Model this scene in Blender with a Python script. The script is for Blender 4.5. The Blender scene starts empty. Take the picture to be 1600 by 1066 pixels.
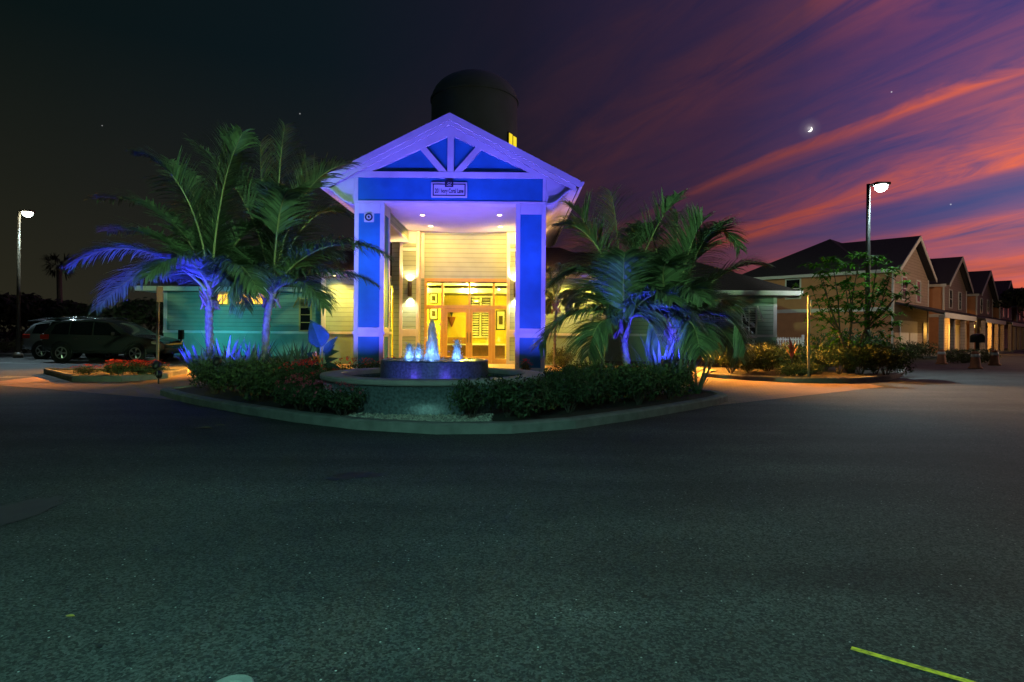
import bpy, math, random
from mathutils import Vector, Matrix
rnd = random.Random(7)
S = bpy.context.scene
COL = S.collection
PI = math.pi
R = math.radians

# ------------------------------------------------------------------ camera model
F, CX, CY, EYE, ROLL = 950.0, 800.0, 524.0, 1.2, R(0.43)
CA, SA = math.cos(ROLL), math.sin(ROLL)

def un(px, py):
    dx, dy = px - CX, py - CY
    return dx * CA + dy * SA, -dx * SA + dy * CA

def P(px, py, d):
    x, y = un(px, py)
    return Vector((x * d / F, d, EYE - y * d / F))

def G(px, py, z=0.0):
    x, y = un(px, py)
    d = (EYE - z) * F / y
    return Vector((x * d / F, d, z))

def lin(r, g, b):
    f = lambda c: (c / 255 / 12.92) if c / 255 <= 0.04045 else ((c / 255 + 0.055) / 1.055) ** 2.4
    return (f(r), f(g), f(b))

# ------------------------------------------------------------------ materials
def mat(name, col, rough=0.6, var=0.15, scale=6.0, bump=0.0, bscale=60.0, metal=0.0, lap=0.0,
        island=0.0, spec=None, trans=0.0):
    m = bpy.data.materials.new(name)
    m.use_nodes = True
    n, l = m.node_tree.nodes, m.node_tree.links
    b = n['Principled BSDF']
    b.inputs['Roughness'].default_value = rough
    b.inputs['Metallic'].default_value = metal
    if spec is not None:
        b.inputs['Specular IOR Level'].default_value = spec
    tc = n.new('ShaderNodeTexCoord')
    nz = n.new('ShaderNodeTexNoise')
    nz.inputs['Scale'].default_value = scale
    nz.inputs['Detail'].default_value = 6
    l.new(tc.outputs['Object'], nz.inputs['Vector'])
    rp = n.new('ShaderNodeValToRGB')
    lo = [max(0, c * (1 - var)) for c in col]
    hi = [min(1, c * (1 + var)) for c in col]
    rp.color_ramp.elements[0].position = 0.3
    rp.color_ramp.elements[1].position = 0.7
    rp.color_ramp.elements[0].color = (*lo, 1)
    rp.color_ramp.elements[1].color = (*hi, 1)
    l.new(nz.outputs['Fac'], rp.inputs['Fac'])
    out = rp.outputs['Color']
    if island > 0:
        ge = n.new('ShaderNodeNewGeometry')
        mx = n.new('ShaderNodeMix'); mx.data_type = 'RGBA'; mx.blend_type = 'MULTIPLY'
        mx.inputs['Factor'].default_value = 1
        rr = n.new('ShaderNodeValToRGB')
        a = 1 - island
        rr.color_ramp.elements[0].color = (a, a, a, 1)
        rr.color_ramp.elements[1].color = (1 + island, 1 + island, 1 + island * 0.6, 1)
        l.new(ge.outputs['Random Per Island'], rr.inputs['Fac'])
        l.new(out, mx.inputs['A']); l.new(rr.outputs['Color'], mx.inputs['B'])
        out = mx.outputs['Result']
    l.new(out, b.inputs['Base Color'])
    h = None
    if bump > 0:
        n2 = n.new('ShaderNodeTexNoise'); n2.inputs['Scale'].default_value = bscale
        n2.inputs['Detail'].default_value = 4
        l.new(tc.outputs['Object'], n2.inputs['Vector'])
        bp = n.new('ShaderNodeBump'); bp.inputs['Strength'].default_value = bump
        bp.inputs['Distance'].default_value = 0.02
        l.new(n2.outputs['Fac'], bp.inputs['Height'])
        h = bp.outputs['Normal']
    if lap > 0:
        sp = n.new('ShaderNodeSeparateXYZ'); l.new(tc.outputs['Object'], sp.inputs[0])
        dv = n.new('ShaderNodeMath'); dv.operation = 'DIVIDE'; dv.inputs[1].default_value = lap
        l.new(sp.outputs['Z'], dv.inputs[0])
        fr = n.new('ShaderNodeMath'); fr.operation = 'FRACT'; l.new(dv.outputs[0], fr.inputs[0])
        ov = n.new('ShaderNodeMath'); ov.operation = 'SUBTRACT'; ov.inputs[0].default_value = 1
        l.new(fr.outputs[0], ov.inputs[1])
        b2 = n.new('ShaderNodeBump'); b2.inputs['Strength'].default_value = 1.0
        b2.inputs['Distance'].default_value = 0.03
        l.new(ov.outputs[0], b2.inputs['Height'])
        gr = n.new('ShaderNodeValToRGB'); gr.color_ramp.elements[0].position = 0.03; gr.color_ramp.elements[1].position = 0.14
        gr.color_ramp.elements[0].color = (0.45, 0.45, 0.45, 1); gr.color_ramp.elements[1].color = (1, 1, 1, 1)
        l.new(fr.outputs[0], gr.inputs['Fac'])
        mg = n.new('ShaderNodeMix'); mg.data_type = 'RGBA'; mg.blend_type = 'MULTIPLY'; mg.inputs['Factor'].default_value = 1
        l.new(out, mg.inputs['A']); l.new(gr.outputs['Color'], mg.inputs['B']); l.new(mg.outputs['Result'], b.inputs['Base Color'])
        if h: l.new(h, b2.inputs['Normal'])
        h = b2.outputs['Normal']
    if h: l.new(h, b.inputs['Normal'])
    if trans > 0:
        tr = n.new('ShaderNodeBsdfTranslucent'); l.new(out, tr.inputs['Color'])
        mxs = n.new('ShaderNodeMixShader'); mxs.inputs[0].default_value = trans
        l.new(b.outputs[0], mxs.inputs[1]); l.new(tr.outputs[0], mxs.inputs[2])
        l.new(mxs.outputs[0], n['Material Output'].inputs['Surface'])
    return m

def emit(name, col, st):
    m = bpy.data.materials.new(name); m.use_nodes = True
    n, l = m.node_tree.nodes, m.node_tree.links
    n.remove(n['Principled BSDF'])
    e = n.new('ShaderNodeEmission'); e.inputs[0].default_value = (*col, 1); e.inputs[1].default_value = st
    l.new(e.outputs[0], n['Material Output'].inputs['Surface'])
    return m

def glass(name, tint=(0.9, 0.95, 0.95), refl=0.12):
    m = bpy.data.materials.new(name); m.use_nodes = True
    n, l = m.node_tree.nodes, m.node_tree.links
    n.remove(n['Principled BSDF'])
    t = n.new('ShaderNodeBsdfTransparent'); t.inputs[0].default_value = (*tint, 1)
    g = n.new('ShaderNodeBsdfGlossy'); g.inputs['Roughness'].default_value = 0.03
    mx = n.new('ShaderNodeMixShader'); mx.inputs[0].default_value = refl
    l.new(t.outputs[0], mx.inputs[1]); l.new(g.outputs[0], mx.inputs[2])
    l.new(mx.outputs[0], n['Material Output'].inputs['Surface'])
    return m

M = {}
M['white'] = mat('white_paint', (0.74, 0.73, 0.72), 0.5, 0.12, 1.5, 0.05, 80)
M['panel'] = mat('blue_panel_paint', (0.015, 0.22, 0.44), 0.6, 0.16, 2, 0.05, 90)
M['siding'] = mat('lap_siding', (0.30, 0.42, 0.34), 0.55, 0.08, 2, 0.06, 70, lap=0.19)
M['stucco'] = mat('stucco_base', (0.30, 0.44, 0.36), 0.75, 0.10, 3, 0.35, 90)
M['ceil'] = mat('ceiling_paint', (0.75, 0.7, 0.66), 0.6, 0.04, 2)
M['shingle'] = mat('roof_shingles', (0.045, 0.036, 0.034), 0.85, 0.4, 14, 0.5, 40, lap=0.12)
M['tan'] = mat('tan_door_frame', (0.66, 0.43, 0.14), 0.45, 0.06, 3)
M['dark'] = mat('dark_bronze', (0.03, 0.027, 0.025), 0.4, 0.1, 5)
M['black'] = mat('black_plastic', (0.012, 0.012, 0.013), 0.5, 0.1, 5)
M['steel'] = mat('galvanised_steel', (0.20, 0.20, 0.20), 0.45, 0.15, 12, metal=0.6)
M['pole'] = mat('pole_paint', (0.022, 0.022, 0.02), 0.45, 0.2, 8)
M['polegrey'] = mat('pale_pole_paint', (0.085, 0.065, 0.04), 0.45, 0.2, 8)
M['kerb'] = mat('kerb_concrete', (0.17, 0.17, 0.155), 0.85, 0.25, 5, 0.25, 60)
M['soil'] = mat('mulch_soil', (0.035, 0.024, 0.017), 0.95, 0.45, 18, 0.8, 40)
M['mosaic'] = mat('mosaic_tile', (0.10, 0.12, 0.13), 0.3, 0.5, 30, 0.25, 45)
M['stone'] = mat('fountain_rim_stone', (0.34, 0.30, 0.28), 0.6, 0.12, 8, 0.1, 50)
M['gravel'] = mat('gravel_stone', (0.34, 0.31, 0.28), 0.8, 0.2, 20, 0.2, 50, island=0.5)
M['trunk'] = mat('palm_trunk', (0.20, 0.17, 0.14), 0.85, 0.35, 14, 0.6, 40)
M['boot'] = mat('palm_boot_fibre', (0.24, 0.17, 0.13), 0.9, 0.4, 20, 0.6, 50)
M['frond'] = mat('palm_leaflets', (0.10, 0.17, 0.10), 0.5, 0.3, 3, island=0.45, trans=0.25)
M['rachis'] = mat('palm_rachis', (0.22, 0.25, 0.12), 0.5, 0.2, 5)
M['leaf'] = mat('shrub_leaves', (0.045, 0.075, 0.028), 0.7, 0.35, 4, island=0.55, trans=0.2)
M['leaf2'] = mat('pale_shrub_leaves', (0.10, 0.12, 0.045), 0.5, 0.35, 4, island=0.5, trans=0.2)
M['treeleaf'] = mat('tree_leaves', (0.05, 0.15, 0.012), 0.8, 0.35, 3, island=0.5, trans=0.4, spec=0.1)
M['darkleaf'] = mat('far_tree_leaves', (0.03, 0.04, 0.022), 0.7, 0.35, 3, island=0.5)
M['agave'] = mat('agave_blades', (0.09, 0.12, 0.10), 0.5, 0.2, 6, island=0.3)
M['bop'] = mat('bird_of_paradise_leaf', (0.035, 0.08, 0.07), 0.6, 0.3, 9, trans=0.2, spec=0.2)
M['red'] = mat('red_petals', (0.55, 0.03, 0.03), 0.5, 0.3, 10, island=0.5, trans=0.2)
M['pink'] = mat('pink_petals', (0.5, 0.08, 0.14), 0.5, 0.3, 10, island=0.5, trans=0.2)
M['orange'] = mat('orange_petals', (0.75, 0.22, 0.03), 0.5, 0.3, 10, island=0.4, trans=0.2)
M['bark'] = mat('tree_bark', (0.055, 0.045, 0.032), 0.9, 0.3, 15, 0.5, 40)
M['yellowwall'] = mat('lobby_wall_paint', (0.82, 0.64, 0.09), 0.7, 0.04, 2)
M['lobbyfloor'] = mat('lobby_floor', (0.45, 0.36, 0.25), 0.35, 0.1, 3)
M['wood'] = mat('reception_wood', (0.20, 0.10, 0.04), 0.45, 0.25, 6)
M['terra'] = mat('terracotta', (0.42, 0.15, 0.06), 0.8, 0.2, 8)
M['carpaint'] = mat('black_car_paint', (0.03, 0.031, 0.034), 0.12, 0.05, 2)
M['carsilver'] = mat('silver_car_paint', (0.33, 0.34, 0.36), 0.25, 0.05, 2, metal=0.5)
M['cglass'] = mat('car_window_glass', (0.006, 0.007, 0.008), 0.05, 0.05, 2)
M['rubber'] = mat('tyre_rubber', (0.012, 0.012, 0.012), 0.85, 0.2, 9)
M['alloy'] = mat('alloy_rim', (0.55, 0.55, 0.55), 0.3, 0.05, 5, metal=0.8)
M['taillight'] = mat('tail_light_red', (0.45, 0.02, 0.01), 0.15, 0.05, 5)
M['lampglass'] = mat('head_light_lens', (0.6, 0.55, 0.45), 0.1, 0.05, 5)
M['chrome'] = mat('chrome_trim', (0.6, 0.6, 0.6), 0.15, 0.05, 5, metal=1.0)
M['orangewall'] = mat('orange_stucco', (0.50, 0.22, 0.10), 0.85, 0.08, 2, 0.25, 70)
M['greysiding'] = mat('taupe_siding', (0.36, 0.26, 0.20), 0.7, 0.1, 2, 0.1, 60, lap=0.2)
M['trimgrey'] = mat('house_trim_paint', (0.6, 0.57, 0.52), 0.6, 0.06, 3)
M['houseglass'] = mat('house_window_glass', (0.01, 0.012, 0.015), 0.06, 0.05, 2)
M['brick'] = mat('bollard_terracotta', (0.45, 0.17, 0.09), 0.8, 0.2, 10, 0.2, 40)
M['signwhite'] = mat('sign_white', (0.72, 0.72, 0.74), 0.5, 0.04, 3)
M['signdark'] = mat('sign_dark', (0.02, 0.022, 0.05), 0.5, 0.05, 3)
M['tower'] = mat('tower_concrete', (0.24, 0.40, 0.42), 0.9, 0.15, 0.3)
M['yellowline'] = mat('yellow_road_paint', (0.80, 0.48, 0.02), 0.7, 0.55, 45)
M['whiteline'] = mat('white_road_paint', (0.6, 0.6, 0.58), 0.75, 0.25, 12)
M['bedgrass'] = mat('dark_turf', (0.03, 0.045, 0.018), 0.95, 0.4, 8, 0.6, 40)
M['manhole'] = mat('manhole_concrete', (0.20, 0.20, 0.18), 0.8, 0.25, 20, 0.3, 60)
M['glass'] = glass('clear_glass')
M['lamp_on'] = emit('street_lamp_glow', (0.88, 1.0, 0.95), 50)
M['down_on'] = emit('downlight_glow', (1.0, 0.72, 0.30), 25)
M['sconce_on'] = emit('sconce_glow', (1.0, 0.85, 0.5), 18)
M['win_on'] = emit('lit_window_glow', (1.0, 0.58, 0.06), 2.0)
M['tower_on'] = emit('tower_window_glow', (1.0, 0.75, 0.03), 1.0)
M['moon'] = emit('moon_glow', (1.0, 0.97, 0.88), 3.0)
M['blue_on'] = emit('blue_flood_glow', (0.12, 0.12, 1.0), 6)
M['porch_on'] = emit('porch_lamp_glow', (1.0, 0.6, 0.15), 8)

def asphalt():
    m = bpy.data.materials.new('asphalt'); m.use_nodes = True
    n, l = m.node_tree.nodes, m.node_tree.links
    b = n['Principled BSDF']
    tc = n.new('ShaderNodeTexCoord')
    def noise(sc, det=4, rough=0.6):
        x = n.new('ShaderNodeTexNoise'); x.inputs['Scale'].default_value = sc
        x.inputs['Detail'].default_value = det; x.inputs['Roughness'].default_value = rough
        l.new(tc.outputs['Object'], x.inputs['Vector']); return x
    def ramp(src, p0, c0, p1, c1):
        r = n.new('ShaderNodeValToRGB')
        r.color_ramp.elements[0].position = p0; r.color_ramp.elements[1].position = p1
        r.color_ramp.elements[0].color = (*c0, 1); r.color_ramp.elements[1].color = (*c1, 1)
        l.new(src, r.inputs['Fac']); return r
    def mul(a, c, mode='MULTIPLY', f=1.0):
        x = n.new('ShaderNodeMix'); x.data_type = 'RGBA'; x.blend_type = mode
        x.inputs['Factor'].default_value = f
        l.new(a, x.inputs['A']); l.new(c, x.inputs['B']); return x.outputs['Result']
    fine = noise(85, 6, 0.85)
    big = noise(0.55, 6, 0.6)
    ag = n.new('ShaderNodeTexVoronoi'); ag.inputs['Scale'].default_value = 95
    l.new(tc.outputs['Object'], ag.inputs['Vector'])
    sa = n.new('ShaderNodeSeparateColor'); l.new(ag.outputs['Color'], sa.inputs[0])
    r0 = ramp(sa.outputs[0], 0.15, (0.35, 0.35, 0.35), 0.95, (2.0, 1.98, 1.93))
    r1 = ramp(fine.outputs['Fac'], 0.36, (0.014, 0.014, 0.014), 0.66, (0.080, 0.079, 0.076))
    r2 = ramp(big.outputs['Fac'], 0.3, (0.62, 0.62, 0.62), 0.7, (1.3, 1.3, 1.3))
    c = mul(r1.outputs['Color'], r2.outputs['Color'])
    c = mul(c, r0.outputs['Color'])
    mp2 = n.new('ShaderNodeMapping'); mp2.inputs['Scale'].default_value = (0.22, 1.5, 1); mp2.inputs['Rotation'].default_value = (0, 0, 0.25)
    l.new(tc.outputs['Object'], mp2.inputs[0])
    wn = n.new('ShaderNodeTexNoise'); wn.inputs['Scale'].default_value = 1.0; wn.inputs['Detail'].default_value = 5
    l.new(mp2.outputs[0], wn.inputs['Vector'])
    c = mul(c, ramp(wn.outputs['Fac'], 0.35, (0.72, 0.72, 0.72), 0.65, (1.25, 1.25, 1.22)).outputs['Color'])
    # dark oil stains and patches
    st = noise(1.7, 3, 0.5)
    r3 = ramp(st.outputs['Fac'], 0.64, (1, 1, 1), 0.74, (0.80, 0.80, 0.80))
    c = mul(c, r3.outputs['Color'])
    vo = n.new('ShaderNodeTexVoronoi'); vo.inputs['Scale'].default_value = 26
    vo.inputs['Randomness'].default_value = 1
    l.new(tc.outputs['Object'], vo.inputs['Vector'])
    r4 = ramp(vo.outputs['Distance'], 0.06, (0.50, 0.50, 0.47), 0.14, (0, 0, 0))
    sv = n.new('ShaderNodeSeparateColor'); l.new(vo.outputs['Color'], sv.inputs[0])
    r5 = ramp(sv.outputs[0], 0.72, (0, 0, 0), 0.85, (1, 1, 1))
    sp = mul(r4.outputs['Color'], r5.outputs['Color'])
    c = mul(c, sp, 'ADD')
    l.new(c, b.inputs['Base Color'])
    b.inputs['Roughness'].default_value = 0.72; b.inputs['Specular IOR Level'].default_value = 0.3
    bp = n.new('ShaderNodeBump'); bp.inputs['Strength'].default_value = 0.55; bp.inputs['Distance'].default_value = 0.012
    l.new(fine.outputs['Fac'], bp.inputs['Height']); l.new(bp.outputs['Normal'], b.inputs['Normal'])
    return m
M['asphalt'] = asphalt()

def pavers():
    m = bpy.data.materials.new('brick_pavers'); m.use_nodes = True
    n, l = m.node_tree.nodes, m.node_tree.links
    b = n['Principled BSDF']; tc = n.new('ShaderNodeTexCoord')
    bt = n.new('ShaderNodeTexBrick'); bt.inputs['Scale'].default_value = 2.2
    bt.inputs['Color1'].default_value = (0.36, 0.20, 0.12, 1); bt.inputs['Color2'].default_value = (0.27, 0.16, 0.11, 1)
    bt.inputs['Mortar'].default_value = (0.10, 0.08, 0.06, 1); bt.inputs['Mortar Size'].default_value = 0.015
    l.new(tc.outputs['Object'], bt.inputs['Vector'])
    l.new(bt.outputs['Color'], b.inputs['Base Color']); b.inputs['Roughness'].default_value = 0.75
    bp = n.new('ShaderNodeBump'); bp.inputs['Strength'].default_value = 0.5; bp.inputs['Distance'].default_value = 0.01
    bp.invert = True
    l.new(bt.outputs['Fac'], bp.inputs['Height']); l.new(bp.outputs['Normal'], b.inputs['Normal'])
    return m
M['pavers'] = pavers()

def water_mats():
    m = bpy.data.materials.new('fountain_water'); m.use_nodes = True
    b = m.node_tree.nodes['Principled BSDF']
    b.inputs['Base Color'].default_value = (0.45, 0.62, 0.75, 1); b.inputs['Roughness'].default_value = 0.08
    n, l = m.node_tree.nodes, m.node_tree.links
    nz = n.new('ShaderNodeTexNoise'); nz.inputs['Scale'].default_value = 9
    tc = n.new('ShaderNodeTexCoord'); l.new(tc.outputs['Object'], nz.inputs['Vector'])
    bp = n.new('ShaderNodeBump'); bp.inputs['Strength'].default_value = 0.6; bp.inputs['Distance'].default_value = 0.03
    l.new(nz.outputs['Fac'], bp.inputs['Height']); l.new(bp.outputs['Normal'], b.inputs['Normal'])
    M['water'] = m
    d = bpy.data.materials.new('dark_pool_water'); d.use_nodes = True
    b = d.node_tree.nodes['Principled BSDF']
    b.inputs['Base Color'].default_value = (0.02, 0.04, 0.05, 1); b.inputs['Roughness'].default_value = 0.06
    M['darkwater'] = d
    j = bpy.data.materials.new('water_spray'); j.use_nodes = True
    n, l = j.node_tree.nodes, j.node_tree.links
    b = n['Principled BSDF']; b.inputs['Base Color'].default_value = (0.8, 0.88, 0.95, 1); b.inputs['Roughness'].default_value = 0.4
    tl = n.new('ShaderNodeBsdfTranslucent'); tl.inputs[0].default_value = (0.85, 0.92, 1, 1)
    tp = n.new('ShaderNodeBsdfTransparent')
    a = n.new('ShaderNodeMixShader'); a.inputs[0].default_value = 0.5
    c = n.new('ShaderNodeMixShader')
    nz = n.new('ShaderNodeTexNoise'); nz.inputs['Scale'].default_value = 30; nz.inputs['Detail'].default_value = 5
    tc = n.new('ShaderNodeTexCoord'); mp = n.new('ShaderNodeMapping'); mp.inputs['Scale'].default_value = (1, 1, 0.15)
    l.new(tc.outputs['Object'], mp.inputs[0]); l.new(mp.outputs[0], nz.inputs['Vector'])
    rp = n.new('ShaderNodeValToRGB'); rp.color_ramp.elements[0].position = 0.35; rp.color_ramp.elements[1].position = 0.65
    rp.color_ramp.elements[0].color = (0.05, 0.05, 0.05, 1); rp.color_ramp.elements[1].color = (0.4, 0.4, 0.4, 1)
    l.new(nz.outputs['Fac'], rp.inputs['Fac']); l.new(rp.outputs['Color'], c.inputs[0])
    l.new(b.outputs[0], a.inputs[1]); l.new(tl.outputs[0], a.inputs[2])
    l.new(a.outputs[0], c.inputs[1]); l.new(tp.outputs[0], c.inputs[2])
    l.new(c.outputs[0], n['Material Output'].inputs['Surface'])
    M['spray'] = j
water_mats()

# ------------------------------------------------------------------ mesh builder
class MB:
    def __init__(s): s.v, s.f = [], []
    def add(s, vs, fs):
        o = len(s.v); s.v += [tuple(v) for v in vs]; s.f += [tuple(i + o for i in f) for f in fs]; return s
    def box(s, x0, x1, y0, y1, z0, z1):
        return s.add([(x0,y0,z0),(x1,y0,z0),(x1,y1,z0),(x0,y1,z0),(x0,y0,z1),(x1,y0,z1),(x1,y1,z1),(x0,y1,z1)],
                     [(0,3,2,1),(4,5,6,7),(0,1,5,4),(1,2,6,5),(2,3,7,6),(3,0,4,7)])
    def prism(s, pts, axis, a, b):
        """extrude a 2-D polygon along an axis between a and b"""
        n = len(pts)
        def mk(p, c): return {'y': (p[0], c, p[1]), 'x': (c, p[0], p[1]), 'z': (p[0], p[1], c)}[axis]
        vs = [mk(p, a) for p in pts] + [mk(p, b) for p in pts]
        fs = [tuple(range(n))[::-1], tuple(range(n, 2 * n))] + [(i, (i+1) % n, n + (i+1) % n, n + i) for i in range(n)]
        return s.add(vs, fs)
    def tube(s, pts, rads, k=8, cap=True):
        pts = [Vector(p) for p in pts]
        if not hasattr(rads, '__len__'): rads = [rads] * len(pts)
        vs, fs = [], []
        for i, p in enumerate(pts):
            t = (pts[min(i+1, len(pts)-1)] - pts[max(i-1, 0)]).normalized()
            ref = Vector((1,0,0)) if abs(t.x) < 0.8 else Vector((0,1,0))
            a = t.cross(ref).normalized(); b = t.cross(a)
            for j in range(k):
                w = 2*PI*j/k
                vs.append(p + (a*math.cos(w) + b*math.sin(w)) * rads[i])
        for i in range(len(pts)-1):
            for j in range(k):
                fs.append((i*k+j, i*k+(j+1)%k, (i+1)*k+(j+1)%k, (i+1)*k+j))
        if cap:
            fs.append(tuple(range(k))[::-1]); fs.append(tuple((len(pts)-1)*k+j for j in range(k)))
        return s.add(vs, fs)
    def lathe(s, prof, c=(0,0,0), k=32, cap=True):
        vs, fs = [], []
        for r, z in prof:
            for j in range(k):
                w = 2*PI*j/k; vs.append((c[0]+r*math.cos(w), c[1]+r*math.sin(w), c[2]+z))
        for i in range(len(prof)-1):
            for j in range(k):
                fs.append((i*k+j, i*k+(j+1)%k, (i+1)*k+(j+1)%k, (i+1)*k+j))
        if cap:
            fs.append(tuple(range(k))[::-1]); fs.append(tuple((len(prof)-1)*k+j for j in range(k)))
        return s.add(vs, fs)
    def poly(s, pts): return s.add(pts, [tuple(range(len(pts)))])
    def ring(s, outer, inner, z0, z1):
        """band between two closed 2-D loops of equal length"""
        n = len(outer)
        vs = [(p[0],p[1],z0) for p in outer]+[(p[0],p[1],z1) for p in outer]+[(p[0],p[1],z0) for p in inner]+[(p[0],p[1],z1) for p in inner]
        fs = []
        for i in range(n):
            j = (i+1) % n
            fs += [(i,j,n+j,n+i), (n+i,n+j,3*n+j,3*n+i), (2*n+j,2*n+i,3*n+i,3*n+j)]
        return s.add(vs, fs)
    def xform(s, mtx):
        s.v = [tuple(mtx @ Vector(v)) for v in s.v]; return s
    def build(s, name, m, parent=None, smooth=False, bevel=0.0):
        me = bpy.data.meshes.new(name); me.from_pydata(s.v, [], s.f); me.update()
        me.materials.append(M[m] if isinstance(m, str) else m)
        if smooth:
            me.polygons.foreach_set('use_smooth', [True]*len(me.polygons))
        o = bpy.data.objects.new(name, me); COL.objects.link(o)
        if parent is not None: attach(o, parent)
        if bevel > 0:
            b = o.modifiers.new('bevel', 'BEVEL'); b.width = bevel; b.segments = 2; b.limit_method = 'ANGLE'
        return o

def root_of(o):
    w = Matrix.Identity(4)
    chain = []
    while o is not None: chain.append(o); o = o.parent
    for x in reversed(chain):
        w = w @ x.matrix_parent_inverse @ Matrix.LocRotScale(x.location, x.rotation_euler, x.scale)
    return w

def attach(o, parent):
    o.parent = parent
    o.matrix_parent_inverse = root_of(parent).inverted()

def thing(name, label, cat, loc=(0,0,0), group=None):
    o = bpy.data.objects.new(name, None); COL.objects.link(o); o.location = loc
    o.empty_display_size = 0.2
    o['label'] = label; o['category'] = cat
    if group: o['group'] = group
    return o

def tag(o, label, cat, group=None):
    o['label'] = label; o['category'] = cat
    if group: o['group'] = group
    return o

def kind(o, k='structure', label=None):
    o['kind'] = k
    if label: o['label'] = label
    return o

def copy_tree(o, parent=None):
    c = o.copy(); COL.objects.link(c)
    if parent is not None: c.parent = parent
    for ch in list(o.children):
        if ch.type != 'LIGHT': copy_tree(ch, c)
    return c

def spot(loc, target, power, col, ang=60, blend=0.6, size=0.08, parent=None):
    l = bpy.data.lights.new('spot_light', 'SPOT'); l.energy = power; l.color = col
    l.spot_size = R(ang); l.spot_blend = blend; l.shadow_soft_size = size
    o = bpy.data.objects.new('spot_light', l); COL.objects.link(o)
    o.location = loc
    o.rotation_euler = (Vector(target) - Vector(loc)).to_track_quat('-Z', 'Y').to_euler()
    if parent is not None: attach(o, parent)
    return o

def point(loc, power, col, size=0.1, parent=None):
    l = bpy.data.lights.new('point_light', 'POINT'); l.energy = power; l.color = col; l.shadow_soft_size = size
    o = bpy.data.objects.new('point_light', l); COL.objects.link(o); o.location = loc
    if parent is not None: attach(o, parent)
    return o

# ------------------------------------------------------------------ render and camera
S.render.engine = 'CYCLES'
S.view_settings.view_transform = 'Standard'; S.view_settings.look = 'None'
S.view_settings.exposure = 0; S.view_settings.gamma = 1
S.cycles.use_denoising = True
S.cycles.max_bounces = 6; S.cycles.diffuse_bounces = 3; S.cycles.transparent_max_bounces = 12
S.cycles.sample_clamp_indirect = 3.0
S.cycles.caustics_reflective = False; S.cycles.caustics_refractive = False
cam = bpy.data.cameras.new('camera'); co = bpy.data.objects.new('camera', cam); COL.objects.link(co)
cam.sensor_width = 36; cam.lens = F / 1600 * 36; cam.clip_end = 5000; cam.shift_y = -(533 - CY) / 1600
co.matrix_world = Matrix.Translation((0, 0, EYE)) @ Matrix.Rotation(PI/2, 4, 'X') @ Matrix.Rotation(ROLL, 4, 'Z')
S.camera = co

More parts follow.
